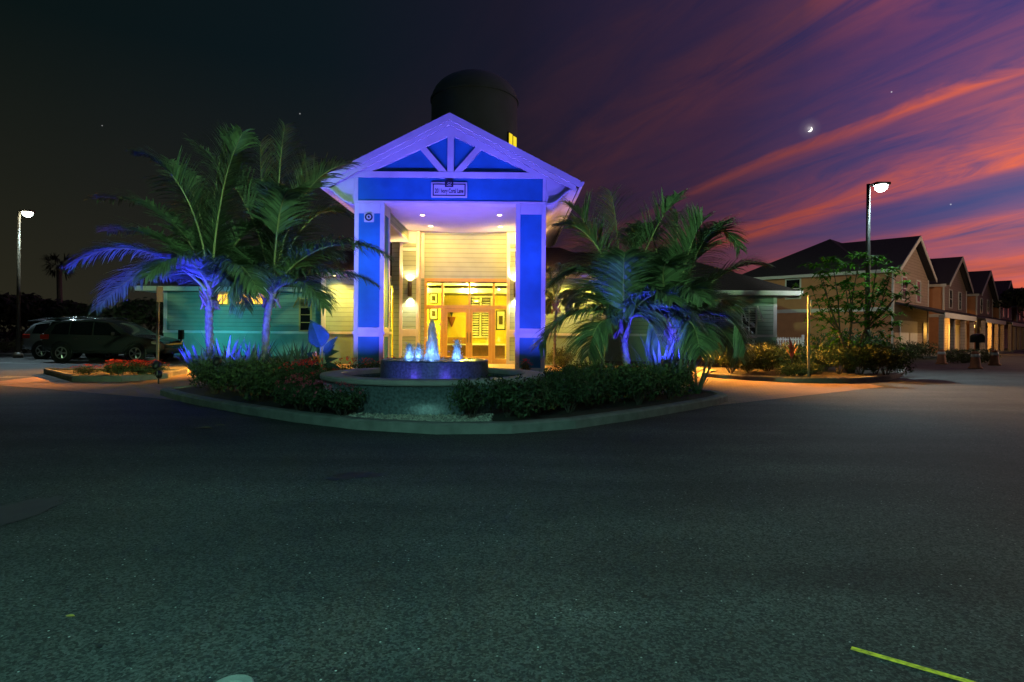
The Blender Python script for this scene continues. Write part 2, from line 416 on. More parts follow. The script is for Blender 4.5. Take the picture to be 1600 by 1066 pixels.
# ------------------------------------------------------------------ sky
def build_sky():
    w = bpy.data.worlds.new('World'); S.world = w; w.use_nodes = True
    n, l = w.node_tree.nodes, w.node_tree.links
    bg = n['Background']
    tc = n.new('ShaderNodeTexCoord'); sp = n.new('ShaderNodeSeparateXYZ')
    l.new(tc.outputs['Generated'], sp.inputs[0])
    def mth(op, a, b=None, c=None):
        x = n.new('ShaderNodeMath'); x.operation = op
        for i, q in enumerate((a, b, c)):
            if q is None: continue
            if isinstance(q, (int, float)): x.inputs[i].default_value = q
            else: l.new(q, x.inputs[i])
        return x.outputs[0]
    def ramp(src, els):
        r = n.new('ShaderNodeValToRGB'); cr = r.color_ramp
        while len(cr.elements) < len(els): cr.elements.new(0.5)
        for e, (p, c) in zip(cr.elements, els): e.position = p; e.color = (*c, 1)
        l.new(src, r.inputs['Fac']); return r.outputs['Color']
    def mix(f, a, b, mode='MIX'):
        x = n.new('ShaderNodeMix'); x.data_type = 'RGBA'; x.blend_type = mode
        if isinstance(f, (int, float)): x.inputs['Factor'].default_value = f
        else: l.new(f, x.inputs['Factor'])
        l.new(a, x.inputs['A']); l.new(b, x.inputs['B']); return x.outputs['Result']
    X, Y, Z = sp.outputs
    az = mth('ARCTAN2', X, Y)                       # 0 straight ahead, + to the right
    azn = mth('ADD', mth('DIVIDE', az, 2*PI), 0.5)  # 0..1 round the horizon
    A = lambda px: math.atan((px - 800) / F) / (2*PI) + 0.5
    zc = mth('MAXIMUM', Z, 0.0)
    elev = mth('ARCSINE', Z)
    # clear night sky, warming round the compass toward the set sun
    hi = ramp(azn, [(0.0, lin(8,14,20)), (A(0), lin(10,20,20)), (A(500), lin(12,23,29)), (A(800), lin(23,24,40)),
                    (A(1150), lin(36,34,68)), (A(1450), lin(58,54,108)), (A(1750), lin(72,66,124)), (0.80, lin(20,26,40)), (1.0, lin(10,16,22))])
    lo = ramp(azn, [(0.0, lin(26,26,24)), (A(0), lin(40,38,27)), (A(500), lin(34,32,30)), (A(800), lin(38,27,36)),
                    (A(1100), lin(66,42,60)), (A(1400), lin(66,76,128)), (A(1700), lin(92,110,160)), (0.80, lin(40,34,40)), (1.0, lin(26,26,24))])
    eg = ramp(elev, [(0.02, (1,1,1)), (0.20, (.45,.45,.45)), (0.40, (0,0,0))])
    base = mix(eg, hi, lo)
    # streaked clouds on a high flat layer
    den = mth('ADD', zc, 0.15)
    u = mth('DIVIDE', X, den); v = mth('DIVIDE', Y, den)
    ang = R(-30)
    a1 = mth('ADD', mth('MULTIPLY', u, math.cos(ang)), mth('MULTIPLY', v, -math.sin(ang)))   # across the streaks
    a2 = mth('ADD', mth('MULTIPLY', u, math.sin(ang)), mth('MULTIPLY', v, math.cos(ang)))    # along them
    cb = n.new('ShaderNodeCombineXYZ')
    l.new(mth('MULTIPLY', a1, 1.5), cb.inputs[0]); l.new(mth('MULTIPLY', a2, 0.42), cb.inputs[1])
    def noise(vec, sc, det, rough, dist):
        x = n.new('ShaderNodeTexNoise'); x.inputs['Scale'].default_value = sc; x.inputs['Detail'].default_value = det
        x.inputs['Roughness'].default_value = rough; x.inputs['Distortion'].default_value = dist
        l.new(vec, x.inputs['Vector']); return x.outputs['Fac']
    mp = n.new('ShaderNodeMapping'); mp.inputs['Location'].default_value = (3.1, 7.3, 0)
    l.new(cb.outputs[0], mp.inputs[0])
    n1 = noise(mp.outputs[0], 1.3, 5, 0.5, 0.5)
    n2 = noise(mp.outputs[0], 4.0, 8, 0.62, 0.8)
    aw = mth('ADD', a1, mth('MULTIPLY', mth('SUBTRACT', n1, 0.5), 0.55))
    aw = mth('ADD', aw, mth('MULTIPLY', mth('SUBTRACT', n2, 0.5), 0.16))
    g_ = lambda q: (q, q, q)
    band = ramp(mth('DIVIDE', aw, 4.0), [(0.10, g_(.05)), (0.22, g_(.22)), (0.262, g_(.40)), (0.29, g_(.22)), (0.335, g_(.60)), (0.385, g_(.18)), (0.462, g_(.16)), (0.482, g_(.85)), (0.498, g_(.20)),
                     (0.545, g_(.34)), (0.595, g_(.70)), (0.625, g_(.95)), (0.645, g_(.25)), (0.685, g_(.02)), (0.74, g_(.10)), (0.79, g_(.55)), (0.85, g_(.20)), (0.95, g_(.6))])
    cover = mth('MULTIPLY', band, mth('MAXIMUM', mth('SUBTRACT', mth('MULTIPLY', n2, 3.4), 0.95), 0.04))
    cover = mth('ADD', cover, mth('MULTIPLY', mth('MAXIMUM', mth('SUBTRACT', n1, 0.52), 0.0), 0.6))
    cover = mth('MINIMUM', cover, 1.0)
    ccol_hi = ramp(azn, [(0.0, lin(10,14,20)), (A(450), lin(14,22,27)), (A(750), lin(38,29,42)), (A(1000), lin(66,39,50)),
                         (A(1250), lin(100,54,66)), (A(1450), lin(204,92,76)), (A(1600), lin(232,108,76)), (0.76, lin(60,44,60)), (1.0, lin(14,18,24))])
    ccol_lo = ramp(azn, [(0.0, lin(24,24,24)), (A(450), lin(42,38,32)), (A(800), lin(66,38,42)), (A(1050), lin(108,52,50)),
                         (A(1300), lin(184,80,64)), (A(1600), lin(252,116,74)), (0.76, lin(120,64,50)), (1.0, lin(24,24,24))])
    eg2 = ramp(elev, [(0.10, (1,1,1)), (0.42, (0,0,0))])
    ccol = mix(eg2, ccol_hi, ccol_lo)
    sky = mix(mth('MULTIPLY', cover, 0.95), base, ccol)
    # orange band low over the western horizon
    hz = mth('MULTIPLY', ramp(elev, [(0.0, (1,1,1)), (0.05, (0.9,0.9,0.9)), (0.17, (0,0,0))]),
             ramp(azn, [(A(820), (0,0,0)), (A(1200), (0.8,0.8,0.8)), (A(1600), (1,1,1)), (0.75, (0.4,0.4,0.4)), (0.85, (0,0,0))]))
    cb2 = n.new('ShaderNodeCombineXYZ')
    l.new(mth('MULTIPLY', az, 3.0), cb2.inputs[0]); l.new(mth('MULTIPLY', elev, 26.0), cb2.inputs[1])
    nb = noise(cb2.outputs[0], 1.0, 6, 0.6, 0.5)
    hcol = mix(ramp(nb, [(0.35, (0,0,0)), (0.65, (1,1,1))]),
               ramp(azn, [(A(900), lin(64,38,44)), (A(1300), lin(112,58,58)), (A(1600), lin(128,66,62))]),
               ramp(azn, [(A(900), lin(96,48,46)), (A(1300), lin(160,78,64)), (A(1600), lin(238,104,60))]))
    sky = mix(hz, sky, hcol)
    # aureole of the moon
    md = P(1265, 201, 1.0) - Vector((0, 0, EYE)); md.normalize()
    vm = n.new('ShaderNodeVectorMath'); vm.operation = 'DISTANCE'; vm.inputs[1].default_value = md
    l.new(tc.outputs['Generated'], vm.inputs[0])
    au = ramp(vm.outputs['Value'], [(0.0, (0.34,0.33,0.32)), (0.004, (0.09,0.085,0.085)), (0.008, (.025,.024,.024)), (0.016, (0,0,0))])
    sky = mix(1.0, sky, au, 'ADD')
    # a few stars
    vo = n.new('ShaderNodeTexVoronoi'); vo.inputs['Scale'].default_value = 26
    l.new(tc.outputs['Generated'], vo.inputs['Vector'])
    sc = n.new('ShaderNodeSeparateColor'); l.new(vo.outputs['Color'], sc.inputs[0])
    star = mth('MULTIPLY', ramp(vo.outputs['Distance'], [(0.012, (1,1,1)), (0.032, (0,0,0))]),
               ramp(sc.outputs[0], [(0.60, (0,0,0)), (1.0, (0.55,0.55,0.55))]))
    star = mth('MULTIPLY', star, ramp(elev, [(0.10, (0,0,0)), (0.2, (1,1,1))]))
    sk = n.new('ShaderNodeCombineColor')
    l.new(star, sk.inputs[0]); l.new(star, sk.inputs[1]); l.new(star, sk.inputs[2])
    sky = mix(1.0, sky, sk.outputs[0], 'ADD')
    l.new(sky, bg.inputs['Color']); bg.inputs['Strength'].default_value = 1.0
    w.cycles.sampling_method = 'AUTOMATIC'
build_sky()

def moon():
    c = P(1265, 202, 900); r = 3.8
    pts = []
    for i in range(17):
        w = -PI/2 + PI*i/16; pts.append((r*math.cos(w), r*math.sin(w)))
    for i in range(1, 16):
        w = PI/2 - PI*i/16; pts.append((r*0.45*math.cos(w), r*math.sin(w)))
    mb = MB().prism(pts, 'y', -0.5, 0.5)
    mb.xform(Matrix.Translation(c) @ Matrix.Rotation(R(35), 4, 'Y'))
    tag(mb.build('moon', 'moon'), 'thin bright crescent moon in the dusk sky', 'moon')
moon()

# ------------------------------------------------------------------ ground
def ngon_sheet(name, pts, z, m, k='structure'):
    o = MB().poly([(p[0], p[1], z) for p in pts]).build(name, m); return kind(o, k)

kind(MB().poly([(-900,-400,-0.03),(900,-400,-0.03),(900,1500,-0.03),(-900,1500,-0.03)]).build('ground', 'bedgrass'))
kind(MB().poly([(-70,-30,0),(120,-30,0),(120,30,0),(70,60,0),(18,30,0),(12,30,0),(-70,30,0)][:0] or
               [(-70,-30,0),(90,-30,0),(90,34,0),(-70,34,0)]).build('road', 'asphalt'))
# far asphalt running beside the townhouses
kind(MB().poly([(24,34,-0.004),(90,34,-0.004),(140,120,-0.004),(104,120,-0.004)]).build('road', 'asphalt'))

# paver drive between the island and the porch
pl = [G(112,600), G(250,622), G(300,612), G(560,600), G(800,600), G(1080,612), G(1135,632), G(1352,603)]
pav = [(-12.2,13.9),(-9.5,12.6),(-6.7,11.2),(-5,10.2),(3,10.2),(4.1,11.0),(9.2,15.0),(9.4,17.2),(6.8,19.0),(6.4,24.2),(-10.4,24.2),(-10.8,17.2),(-12.6,16.2)]
ngon_sheet('driveway', pav, 0.004, 'pavers')

# island
front_px = [(250,618),(275,626),(320,636),(380,647),(460,660),(560,672),(680,679),(800,678),(900,670),(1000,655),(1080,641),(1120,633),(1137,627)]
front = [G(*p) for p in front_px]
xl, xr = front[0], front[-1]
back = []
cxI = (xl.x + xr.x) / 2; hw = (xr.x - xl.x) / 2
for i in range(1, 18):
    w = PI * i / 18
    back.append(Vector((cxI + hw*math.cos(w)*1.03, (xl.y+xr.y)/2 + 3.0*math.sin(w), 0)))
outline = front + back
def inset(pts, d):
    c = sum((Vector((p[0], p[1], 0)) for p in pts), Vector()) / len(pts)
    out = []
    n = len(pts)
    for i in range(n):
        a, b, e = pts[i-1], pts[i], pts[(i+1) % n]
        t = (Vector((e[0]-a[0], e[1]-a[1], 0))).normalized()
        nn = Vector((-t.y, t.x, 0))
        if nn.dot(c - Vector((b[0], b[1], 0))) < 0: nn = -nn
        out.append((b[0]+nn.x*d, b[1]+nn.y*d))
    return out
def kerb_and_bed(pts, h=0.13, w=0.17, zb=0.10, bed='soil'):
    o = [(p[0], p[1]) for p in pts]
    a = inset(o, 0.03); i = inset(o, w)
    mb = MB()
    n = len(o)
    loops = [(o, 0.0), (o, h*0.8), (a, h), (i, h), (i, -0.02)]
    vs = [(p[0], p[1], z) for lp, z in loops for p in lp]
    fs = []
    for k in range(4):
        for j in range(n):
            q = (j+1) % n; fs.append((k*n+j, k*n+q, (k+1)*n+q, (k+1)*n+j))
    kind(mb.add(vs, fs).build('kerb', 'kerb'))
    kind(MB().poly([(p[0], p[1], zb) for p in inset(o, w-0.005)]).build('planting_bed', bed))
kerb_and_bed(outline)

# right-hand bed in front of the clubhouse wing, and the left parking island
rb = [G(1097,589), G(1160,594), G(1240,598), G(1330,599), G(1392,594), G(1410,588)]
rb_all = rb + [Vector((14.6, 22.5, 0)), Vector((14.0, 28.6, 0)), Vector((6.6, 28.6, 0)), Vector((6.4, 19.5, 0))]
kerb_and_bed(rb_all)
lb = [G(112,597), G(190,597), G(262,592), G(270,588)]
lb_all = lb + [Vector((-9.4, 17.6, 0)), Vector((-13.4, 17.4, 0))]
kerb_and_bed(lb_all, h=0.15, zb=0.12)
# foundation bed along the left wing
kerb_and_bed([Vector((-17.5, 26.6, 0)), Vector((-8.6, 23.8, 0)), Vector((-8.2, 24.9, 0)), Vector((-8.2, 28.9, 0)), Vector((-17.5, 28.9, 0))], h=0.14)
# far kerbed verge behind the parked cars
kerb_and_bed([Vector((-60, 29.5, 0)), Vector((-18.4, 29.5, 0)), Vector((-18.4, 33.9, 0)), Vector((-60, 33.9, 0))], h=0.14, zb=0.1, bed='bedgrass')

# painted lines
def line(p, q, w, m, z=0.004):
    p, q = Vector(p), Vector(q); t = (q-p).normalized(); nn = Vector((-t.y, t.x, 0)) * w/2
    kind(MB().poly([(a.x, a.y, z) for a in (p-nn, q-nn, q+nn, p+nn)]).build('road_marking', m))
line(G(1330,1014), G(1560,1080), 0.03, 'yellowline')
line(G(-60,592), G(92,587), 0.12, 'whiteline')
line(G(-80,603), G(112,596), 0.12, 'whiteline')
for x0 in (-22.6, -19.4, -12.6):
    line((x0-1.2, 19.2, 0), (x0, 23.6, 0), 0.1, 'whiteline')
line((-40, 23.0, 0), (-12.5, 23.0, 0), 0.1, 'whiteline')

# small marks on the asphalt
def patch(name, px, py, rx, ry, m, z=0.004, seed=0, k=18):
    c = G(px, py); r_ = random.Random(seed); pts = []
    for i in range(k):
        w = 2*PI*i/k; q = 1 + r_.uniform(-0.14, 0.14)
        pts.append((c.x+rx*q*math.cos(w), c.y+ry*q*math.sin(w), z))
    return MB().poly(pts).build(name, m)
M['oil'] = mat('oil_stain', (0.013, 0.014, 0.013), 0.6, 0.4, 10)  # oil marks, and the shade painted at the left road edge
kind(patch('oil_stain', 560, 742, 0.22, 0.10, 'oil', seed=2))
kind(patch('oil_stain', 530, 748, 0.12, 0.06, 'oil', seed=3))
kind(patch('oil_stain', 500, 1003, 0.012, 0.010, 'oil', seed=4))
kind(patch('oil_stain', 155, 1010, 0.016, 0.012, 'oil', seed=5))
kind(patch('oil_stain', 1205, 677, 0.18, 0.10, 'oil', seed=6))
def manhole():
    c = G(362, 1078); mb = MB()
    mb.lathe([(0.070, 0.0), (0.070, 0.012), (0.065, 0.016), (0.03, 0.016), (0.028, 0.011), (0.0, 0.011)], c, 28, cap=False)
    tag(mb.build('manhole_cover', 'manhole'), 'small pale round access cover set in the asphalt at the bottom edge', 'manhole cover')
manhole()
def fallen(px, py, lab, m, ln):
    c = G(px, py, 0.006); a = rnd.uniform(-0.3, 0.3)
    pts = [(-1,0,0.0),(-0.4,0.3,0.02),(0.3,0.28,0.03),(1,0,0.01),(0.3,-0.28,0.02),(-0.4,-0.3,0.01)]
    vs = [Vector((p[0]*ln, p[1]*ln, p[2]*ln*6+0.002)) for p in pts]
    mx = Matrix.Translation(c) @ Matrix.Rotation(a, 4, 'Z')
    b = MB().add(vs + [v - Vector((0,0,0.002)) for v in vs], [(0,1,2,3,4,5),(11,10,9,8,7,6)]).xform(mx)
    tag(b.build('fallen_leaf', m), lab, 'leaf', 'dry leaves lying on the asphalt')
M['dryleaf'] = mat('dry_leaf', (0.42, 0.28, 0.04), 0.7, 0.3, 20)
M['brownleaf'] = mat('brown_leaf', (0.16, 0.13, 0.05), 0.7, 0.3, 20)
fallen(110, 963, 'single yellow leaf on the open asphalt near the camera', 'dryleaf', 0.022)
fallen(318, 670, 'long dry leaf on the asphalt below the island kerb', 'brownleaf', 0.13)
fallen(343, 665, 'smaller dry leaf beside the long one below the island kerb', 'brownleaf', 0.07)

# ------------------------------------------------------------------ clubhouse
CXB = -2.0
YF, YB = 19.4, 25.07
club = thing('clubhouse', 'clubhouse with a tall gabled entrance portico washed in blue light and teal side wings', 'building', (CXB, YF, 0))
def cb_(mb, name, m, parent=None, bevel=0.0, smooth=False):
    return mb.build(name, m, parent or club, smooth, bevel)

# portico columns
def column(xa, xb, ya, yb, sgn):
    c = cb_(MB().box(xa+0.03, xb-0.03, ya+0.03, yb-0.03, 0.0, 5.4), 'column', 'panel')
    t = MB(); e = 0.14
    zs = [(0.0, 0.16), (1.12, 1.22), (1.28, 1.42), (5.06, 5.4)]
    for x0, x1, y0, y1 in ((xa, xa+e, ya, ya+e), (xb-e, xb, ya, ya+e), (xa, xa+e, yb-e, yb), (xb-e, xb, yb-e, yb)):
        t.box(x0, x1, y0, y1, 0.0, 5.4)
    for z0, z1 in zs:
        t.box(xa+e, xb-e, ya+0.004, ya+e-0.01, z0, z1); t.box(xa+e, xb-e, yb-e+0.01, yb-0.004, z0, z1)
        t.box(xa+0.004, xa+e-0.01, ya+e, yb-e, z0, z1); t.box(xb-e+0.01, xb-0.004, ya+e, yb-e, z0, z1)
    cb_(t, 'column_trim', 'white', c, 0.012)
    k = MB().ring([(xa-0.04,ya-0.04),(xb+0.04,ya-0.04),(xb+0.04,yb+0.04),(xa-0.04,yb+0.04)],
                  [(xa+0.02,ya+0.02),(xb-0.02,ya+0.02),(xb-0.02,yb-0.02),(xa+0.02,yb-0.02)], 1.21, 1.29)
    cb_(k, 'belt_moulding', 'white', c)
    return c
column(CXB-3.06, CXB-2.10, YF, YF+0.96, -1)
column(CXB+2.10, CXB+3.06, YF, YF+0.96, 1)
# rear pilasters against the entrance wall
def pilaster(xa, xb):
    ya, yb = 24.62, YB
    c = cb_(MB().box(xa+0.02, xb-0.02, ya+0.02, yb, 0.0, 5.4), 'pilaster', 'siding')
    t = MB(); e = 0.13
    t.box(xa, xa+e, ya, yb, 0, 5.4); t.box(xb-e, xb, ya, yb, 0, 5.4)
    for z0, z1 in ((0.0,0.16),(1.12,1.42),(4.6,4.72),(4.9,5.4)):
        t.box(xa+e, xb-e, ya+0.004, yb-0.05, z0, z1)
    cb_(t, 'pilaster_trim', 'white', c, 0.01)
pilaster(CXB-2.58, CXB-1.77)
pilaster(CXB+1.77, CXB+2.58)

# beams, frieze and ceiling
cb_(MB().box(CXB-2.95, CXB+2.95, YF+0.02, YF+0.5, 5.46, 6.2), 'frieze', 'panel')
t = MB().box(CXB-3.05, CXB+3.05, YF-0.02, YF+0.52, 5.40, 5.46)
t.box(CXB-3.05, CXB-2.95, YF, YF+0.5, 5.46, 6.2); t.box(CXB+2.95, CXB+3.05, YF, YF+0.5, 5.46, 6.2)
cb_(t, 'frieze_trim', 'white')
for s_ in (-1, 1):
    xa, xb = sorted((CXB+s_*2.22, CXB+s_*2.95))
    b = cb_(MB().box(xa, xb, YF+0.97, 24.6, 5.0, 5.4), 'side_beam', 'siding')
    xa, xb = sorted((CXB+s_*2.18, CXB+s_*2.98))
    cb_(MB().box(xa, xb, YF+0.97, 24.6, 4.94, 5.0), 'beam_trim', 'white', b)
cb_(MB().box(CXB-3.0, CXB+3.0, YF+0.53, YB-0.01, 5.41, 5.45), 'portico_ceiling', 'ceil')

# pediment
zb, zp = 6.20, 7.93
ped = cb_(MB().prism([(CXB-3.0, zb+0.02), (CXB+3.0, zb+0.02), (CXB, zp-0.15)], 'y', YF+0.10, YF+0.4), 'pediment', 'panel')
t = MB()
t.box(CXB-3.1, CXB+3.1, YF-0.03, YF+0.09, zb, zb+0.19)
# sloping members
sl = (zp - 6.43) / 3.1
for s_ in (-1, 1):
    pts = [(CXB+s_*3.1, zb+0.19), (CXB+s_*3.1, 6.43), (CXB, zp), (CXB, zp-0.36), (CXB+s_*2.52, zb+0.19)]
    t.prism(pts if s_ > 0 else pts[::-1], 'y', YF-0.026, YF+0.092)
cb_(t, 'pediment_frame', 'white', ped)
t = MB().box(CXB-0.1, CXB+0.1, YF-0.022, YF+0.088, zb+0.19, zp-0.33)
for s_ in (-1, 1):
    a = Vector((CXB+s_*0.10, 0, zb+0.19)); b = Vector((CXB+s_*0.36, 0, zb+0.19))
    c = Vector((CXB+s_*1.02, 0, 7.16)); d = Vector((CXB+s_*0.84, 0, 7.24))
    pts = [(p.x, p.z) for p in (a, b, c, d)]
    t.prism(pts if s_ > 0 else pts[::-1], 'y', YF-0.018, YF+0.084)
cb_(t, 'truss_members', 'white', ped)

# main gabled roof over portico and lobby
RZ, EZ, EX = 8.12, 6.02, 4.08
y0, y1 = 18.98, 31.5
roofp = [(CXB, RZ), (CXB+EX, EZ), (CXB+EX, EZ-0.14), (CXB, RZ-0.17), (CXB-EX, EZ-0.14), (CXB-EX, EZ)]
roof = cb_(MB().prism(roofp, 'y', y0+0.04, y1), 'roof', 'shingle')
t = MB()
for s_ in (-1, 1):
    pts = [(CXB, RZ+0.015), (CXB+s_*(EX+0.02), EZ+0.02), (CXB+s_*(EX+0.02), EZ-0.20), (CXB, RZ-0.21)]
    t.prism(pts if s_ > 0 else pts[::-1], 'y', y0-0.02, y0+0.035)
    pts = [(CXB, RZ-0.05), (CXB+s_*(EX-0.1), EZ-0.02), (CXB+s_*(EX-0.1), EZ-0.30), (CXB, RZ-0.32)]
    t.prism(pts if s_ > 0 else pts[::-1], 'y', y0+0.09, y0+0.15)
cb_(t, 'bargeboard', 'white', roof)
# gutter along each eave, cyma soffit beneath
for s_ in (-1, 1):
    x = CXB + s_*EX
    g = [(x, EZ-0.01), (x+s_*0.14, EZ-0.01), (x+s_*0.14, EZ-0.06), (x+s_*0.08, EZ-0.16), (x, EZ-0.18)]
    cb_(MB().prism(g if s_ > 0 else g[::-1], 'y', y0, y1), 'gutter', 'white', roof)
    pr = []
    for i in range(9):
        q = i/8
        xx = EX-0.06 - q*(EX-0.06-3.07)
        zz = 5.80 - 0.50*(q - 0.12*math.sin(2*PI*q)*1.1)
        pr.append((CXB+s_*xx, zz))
    top = [(p[0], p[1]+0.06) for p in pr][::-1]
    pts = pr + top
    cb_(MB().prism(pts if s_ < 0 else pts[::-1], 'y', y0+0.16, y1), 'soffit', 'white', roof)
    # boxed end of the eave with a fascia board
    pts = [(CXB+s_*3.06, 5.34), (CXB+s_*3.06, 6.40), (CXB+s_*(EX-0.08), 5.88)] + [(CXB+s_*(EX-0.10), 5.78)] + [(p[0], p[1]+0.02) for p in pr[1:-1]]
    cb_(MB().prism(pts if s_ < 0 else pts[::-1], 'y', YF+0.02, YF+0.08), 'eave_return', 'white', roof)

# tall lobby walls
t = MB()
t.box(CXB-3.0, CXB-2.9, YB+0.1, 31, 3.2, 5.5); t.box(CXB+2.9, CXB+3.0, YB+0.1, 31, 3.2, 5.5)
t.prism([(CXB-3.0,5.5),(CXB+3.0,5.5),(CXB,7.6)], 'y', 30.9, 31)
cb_(t, 'lobby_upper_wall', 'siding')
# entrance wall with its opening
DX0, DX1, DZ = -3.62, -0.06, 3.52    # outer frame
t = MB()
t.box(CXB-2.9, CXB+2.9, YB, YB+0.18, DZ, 5.42)
t.box(CXB-2.9, DX0, YB, YB+0.18, 0.0, DZ); t.box(DX1, CXB+2.9, YB, YB+0.18, 0.0, DZ)
cb_(t, 'entrance_wall', 'siding')
cb_(MB().box(0.02, 0.13, YB-0.04, YB-0.001, 0, 5.4), 'entrance_corner_board', 'white'); cb_(MB().box(-3.76,-3.64,YB-0.04,YB-0.001,DZ,5.4), 'entrance_corner_board', 'white')
cb_(MB().box(CXB-3.3, CXB+3.3, YF-.25, YB-.07, -.02, .02), 'porch_floor', 'lobbyfloor')
# glazed entrance: frame, transoms, doors
def pxX(px): return P(px, 524, YB).x
ent = MB()
fy0, fy1 = YB-0.06, YB+0.12
xs = [DX0, pxX(667), pxX(691), pxX(733), pxX(771), pxX(797), DX1]
ent.box(DX0, xs[1], fy0, fy1, 0, DZ); ent.box(xs[5], DX1, fy0, fy1, 0, DZ)
ent.box(xs[1], xs[5], fy0, fy1, 3.36, DZ)
ent.box(xs[1], xs[5], fy0+0.01, fy1-0.01, 2.28, 2.42)
for i in (2, 4): ent.box(xs[i]-0.07, xs[i]+0.07, fy0+0.005, fy1-0.005, 0, 2.28); ent.box(xs[i]-0.05, xs[i]+0.05, fy0+0.005, fy1-0.005, 2.42, 3.36)
ent.box(xs[3]-0.04, xs[3]+0.04, fy0+0.005, fy1-0.005, 2.42, 3.36)
for a, b in ((xs[1], xs[2]-0.07), (xs[4]+0.07, xs[5])): ent.box(a, b, fy0+0.02, fy1-0.02, 0, 0.22)
frame = cb_(ent, 'entrance_frame', 'tan', bevel=0.008)
cb_(MB().box(xs[1], xs[5], YB-0.10, YB-0.06, 3.33, 3.38), 'drip_edge', 'dark', frame)
gl = MB()
for a, b in ((xs[1], xs[2]), (xs[2], xs[3]), (xs[3], xs[4]), (xs[4], xs[5])): gl.box(a+0.05, b-0.05, YB+0.03, YB+0.04, 2.42, 3.36)
for a, b in ((xs[1], xs[2]), (xs[4], xs[5])): gl.box(a, b, YB+0.03, YB+0.04, 0.22, 2.28)
cb_(gl, 'transom_glass', 'glass', frame)
for i, (a, b) in enumerate(((xs[2]+0.075, xs[3]-0.005), (xs[3]+0.005, xs[4]-0.075))):
    d = MB()
    d.box(a, a+0.13, YB-0.03, YB+0.06, 0.02, 2.27); d.box(b-0.13, b, YB-0.03, YB+0.06, 0.02, 2.27)
    d.box(a+0.13, b-0.13, YB-0.028, YB+0.058, 0.02, 0.32); d.box(a+0.13, b-0.13, YB-0.028, YB+0.058, 2.13, 2.27)
    door = cb_(d, 'door', 'tan', bevel=0.006)
    cb_(MB().box(a+0.13, b-0.13, YB+0.01, YB+0.02, 0.32, 2.13), 'door_glass', 'glass', door)
    hx = b-0.06 if i == 0 else a+0.06
    cb_(MB().tube([(hx,YB-0.04,0.9),(hx,YB-0.09,0.93),(hx,YB-0.09,1.27),(hx,YB-0.04,1.3)], 0.014, 8), 'door_handle', 'steel', door)
# lobby box
t = MB()
t.box(-6.2, 2.2, 31.0, 31.1, 0, 3.6); t.box(-6.3, -6.2, YB+0.2, 31.0, 0, 3.6); t.box(2.2, 2.3, YB+0.2, 31.0, 0, 3.6)
cb_(t, 'lobby_wall', 'yellowwall')
cb_(MB().box(-6.2, 2.2, YB+0.19, 30.99, 3.5, 3.6), 'lobby_ceiling', 'ceil')
cb_(MB().box(-6.2, 2.2, YB+0.19, 30.99, -0.02, 0.03), 'lobby_floor', 'lobbyfloor')
for x in (-4.3, -3.1, -1.9, -0.7):
    cb_(MB().lathe([(0.0,3.495),(0.09,3.495),(0.09,3.488),(0.0,3.488)], (x, 26.4, 0), 16, False), 'downlight', 'down_on')
# shuttered window on the lobby back wall
sh = MB(); a, b = P(735,524,31).x, P(766,524,31).x
sh.box(a-0.1, b+0.1, 30.93, 30.998, 1.05, 1.15); sh.box(a-0.1, b+0.1, 30.93, 30.998, 3.1, 3.2)
mid = (a+b)/2
sh.box(a-0.1, a, 30.93, 30.998, 1.15, 3.1); sh.box(b, b+0.1, 30.93, 30.998, 1.15, 3.1); sh.box(mid-0.05, mid+0.05, 30.93, 30.998, 1.15, 3.1)
sh.box(a, mid-0.05, 30.935, 30.99, 2.42, 2.56); sh.box(mid+0.05, b, 30.935, 30.99, 2.42, 2.56)
z = 1.2
while z < 3.08:
    if not 2.36 < z < 2.58:
        for q, r in ((a+0.04, mid-0.09), (mid+0.09, b-0.04)):
            sh.add([(q,30.95,z),(r,30.95,z),(r,30.985,z+0.06),(q,30.985,z+0.06),(q,30.95,z+0.015),(r,30.95,z+0.015),(r,30.985,z+0.075),(q,30.985,z+0.075)],
                   [(0,3,2,1),(4,5,6,7),(0,1,5,4),(1,2,6,5),(2,3,7,6),(3,0,4,7)])
    z += 0.125
shw = cb_(sh, 'shuttered_window', 'white')
cb_(MB().box(a, b, 30.991, 30.997, 1.15, 3.1), 'window_pane', 'houseglass', shw)

# low entrance block either side of the portico
EB = 5.85
for s_ in (-1, 1):
    t = MB(); t2 = MB(); t3 = MB()
    xa, xb = sorted((CXB+s_*3.0, CXB+s_*EB))
    t.box(xa, xb, YB+0.02, YB+0.2, 1.3, 3.55); t2.box(xa, xb, YB+0.01, YB+0.22, 0, 1.2)
    xo = CXB+s_*EB; xa2, xb2 = sorted((xo, xo-s_*0.2))
    t.box(xa2, xb2, YB+0.2, 29.0, 1.3, 3.55); t2.box(xa2-0.008, xb2+0.008, YB+0.22, 29.0, 0, 1.2)
    t3.box(xa-0.02, xb+0.02, YB-0.02, YB+0.22, 1.2, 1.3)
    xa3, xb3 = sorted((xo+s_*0.02, xo-s_*0.16)); t3.box(xa3, xb3, YB-0.022, YB+0.16, 1.302, 3.5)
    t3.box(xa2-0.02, xb2+0.02, YB+0.22, 29.0, 1.2, 1.3)
    ebw = cb_(t, 'entrance_block_wall', 'siding'); cb_(t2, 'entrance_block_base', 'stucco', ebw); cb_(t3, 'entrance_block_trim', 'white', ebw)
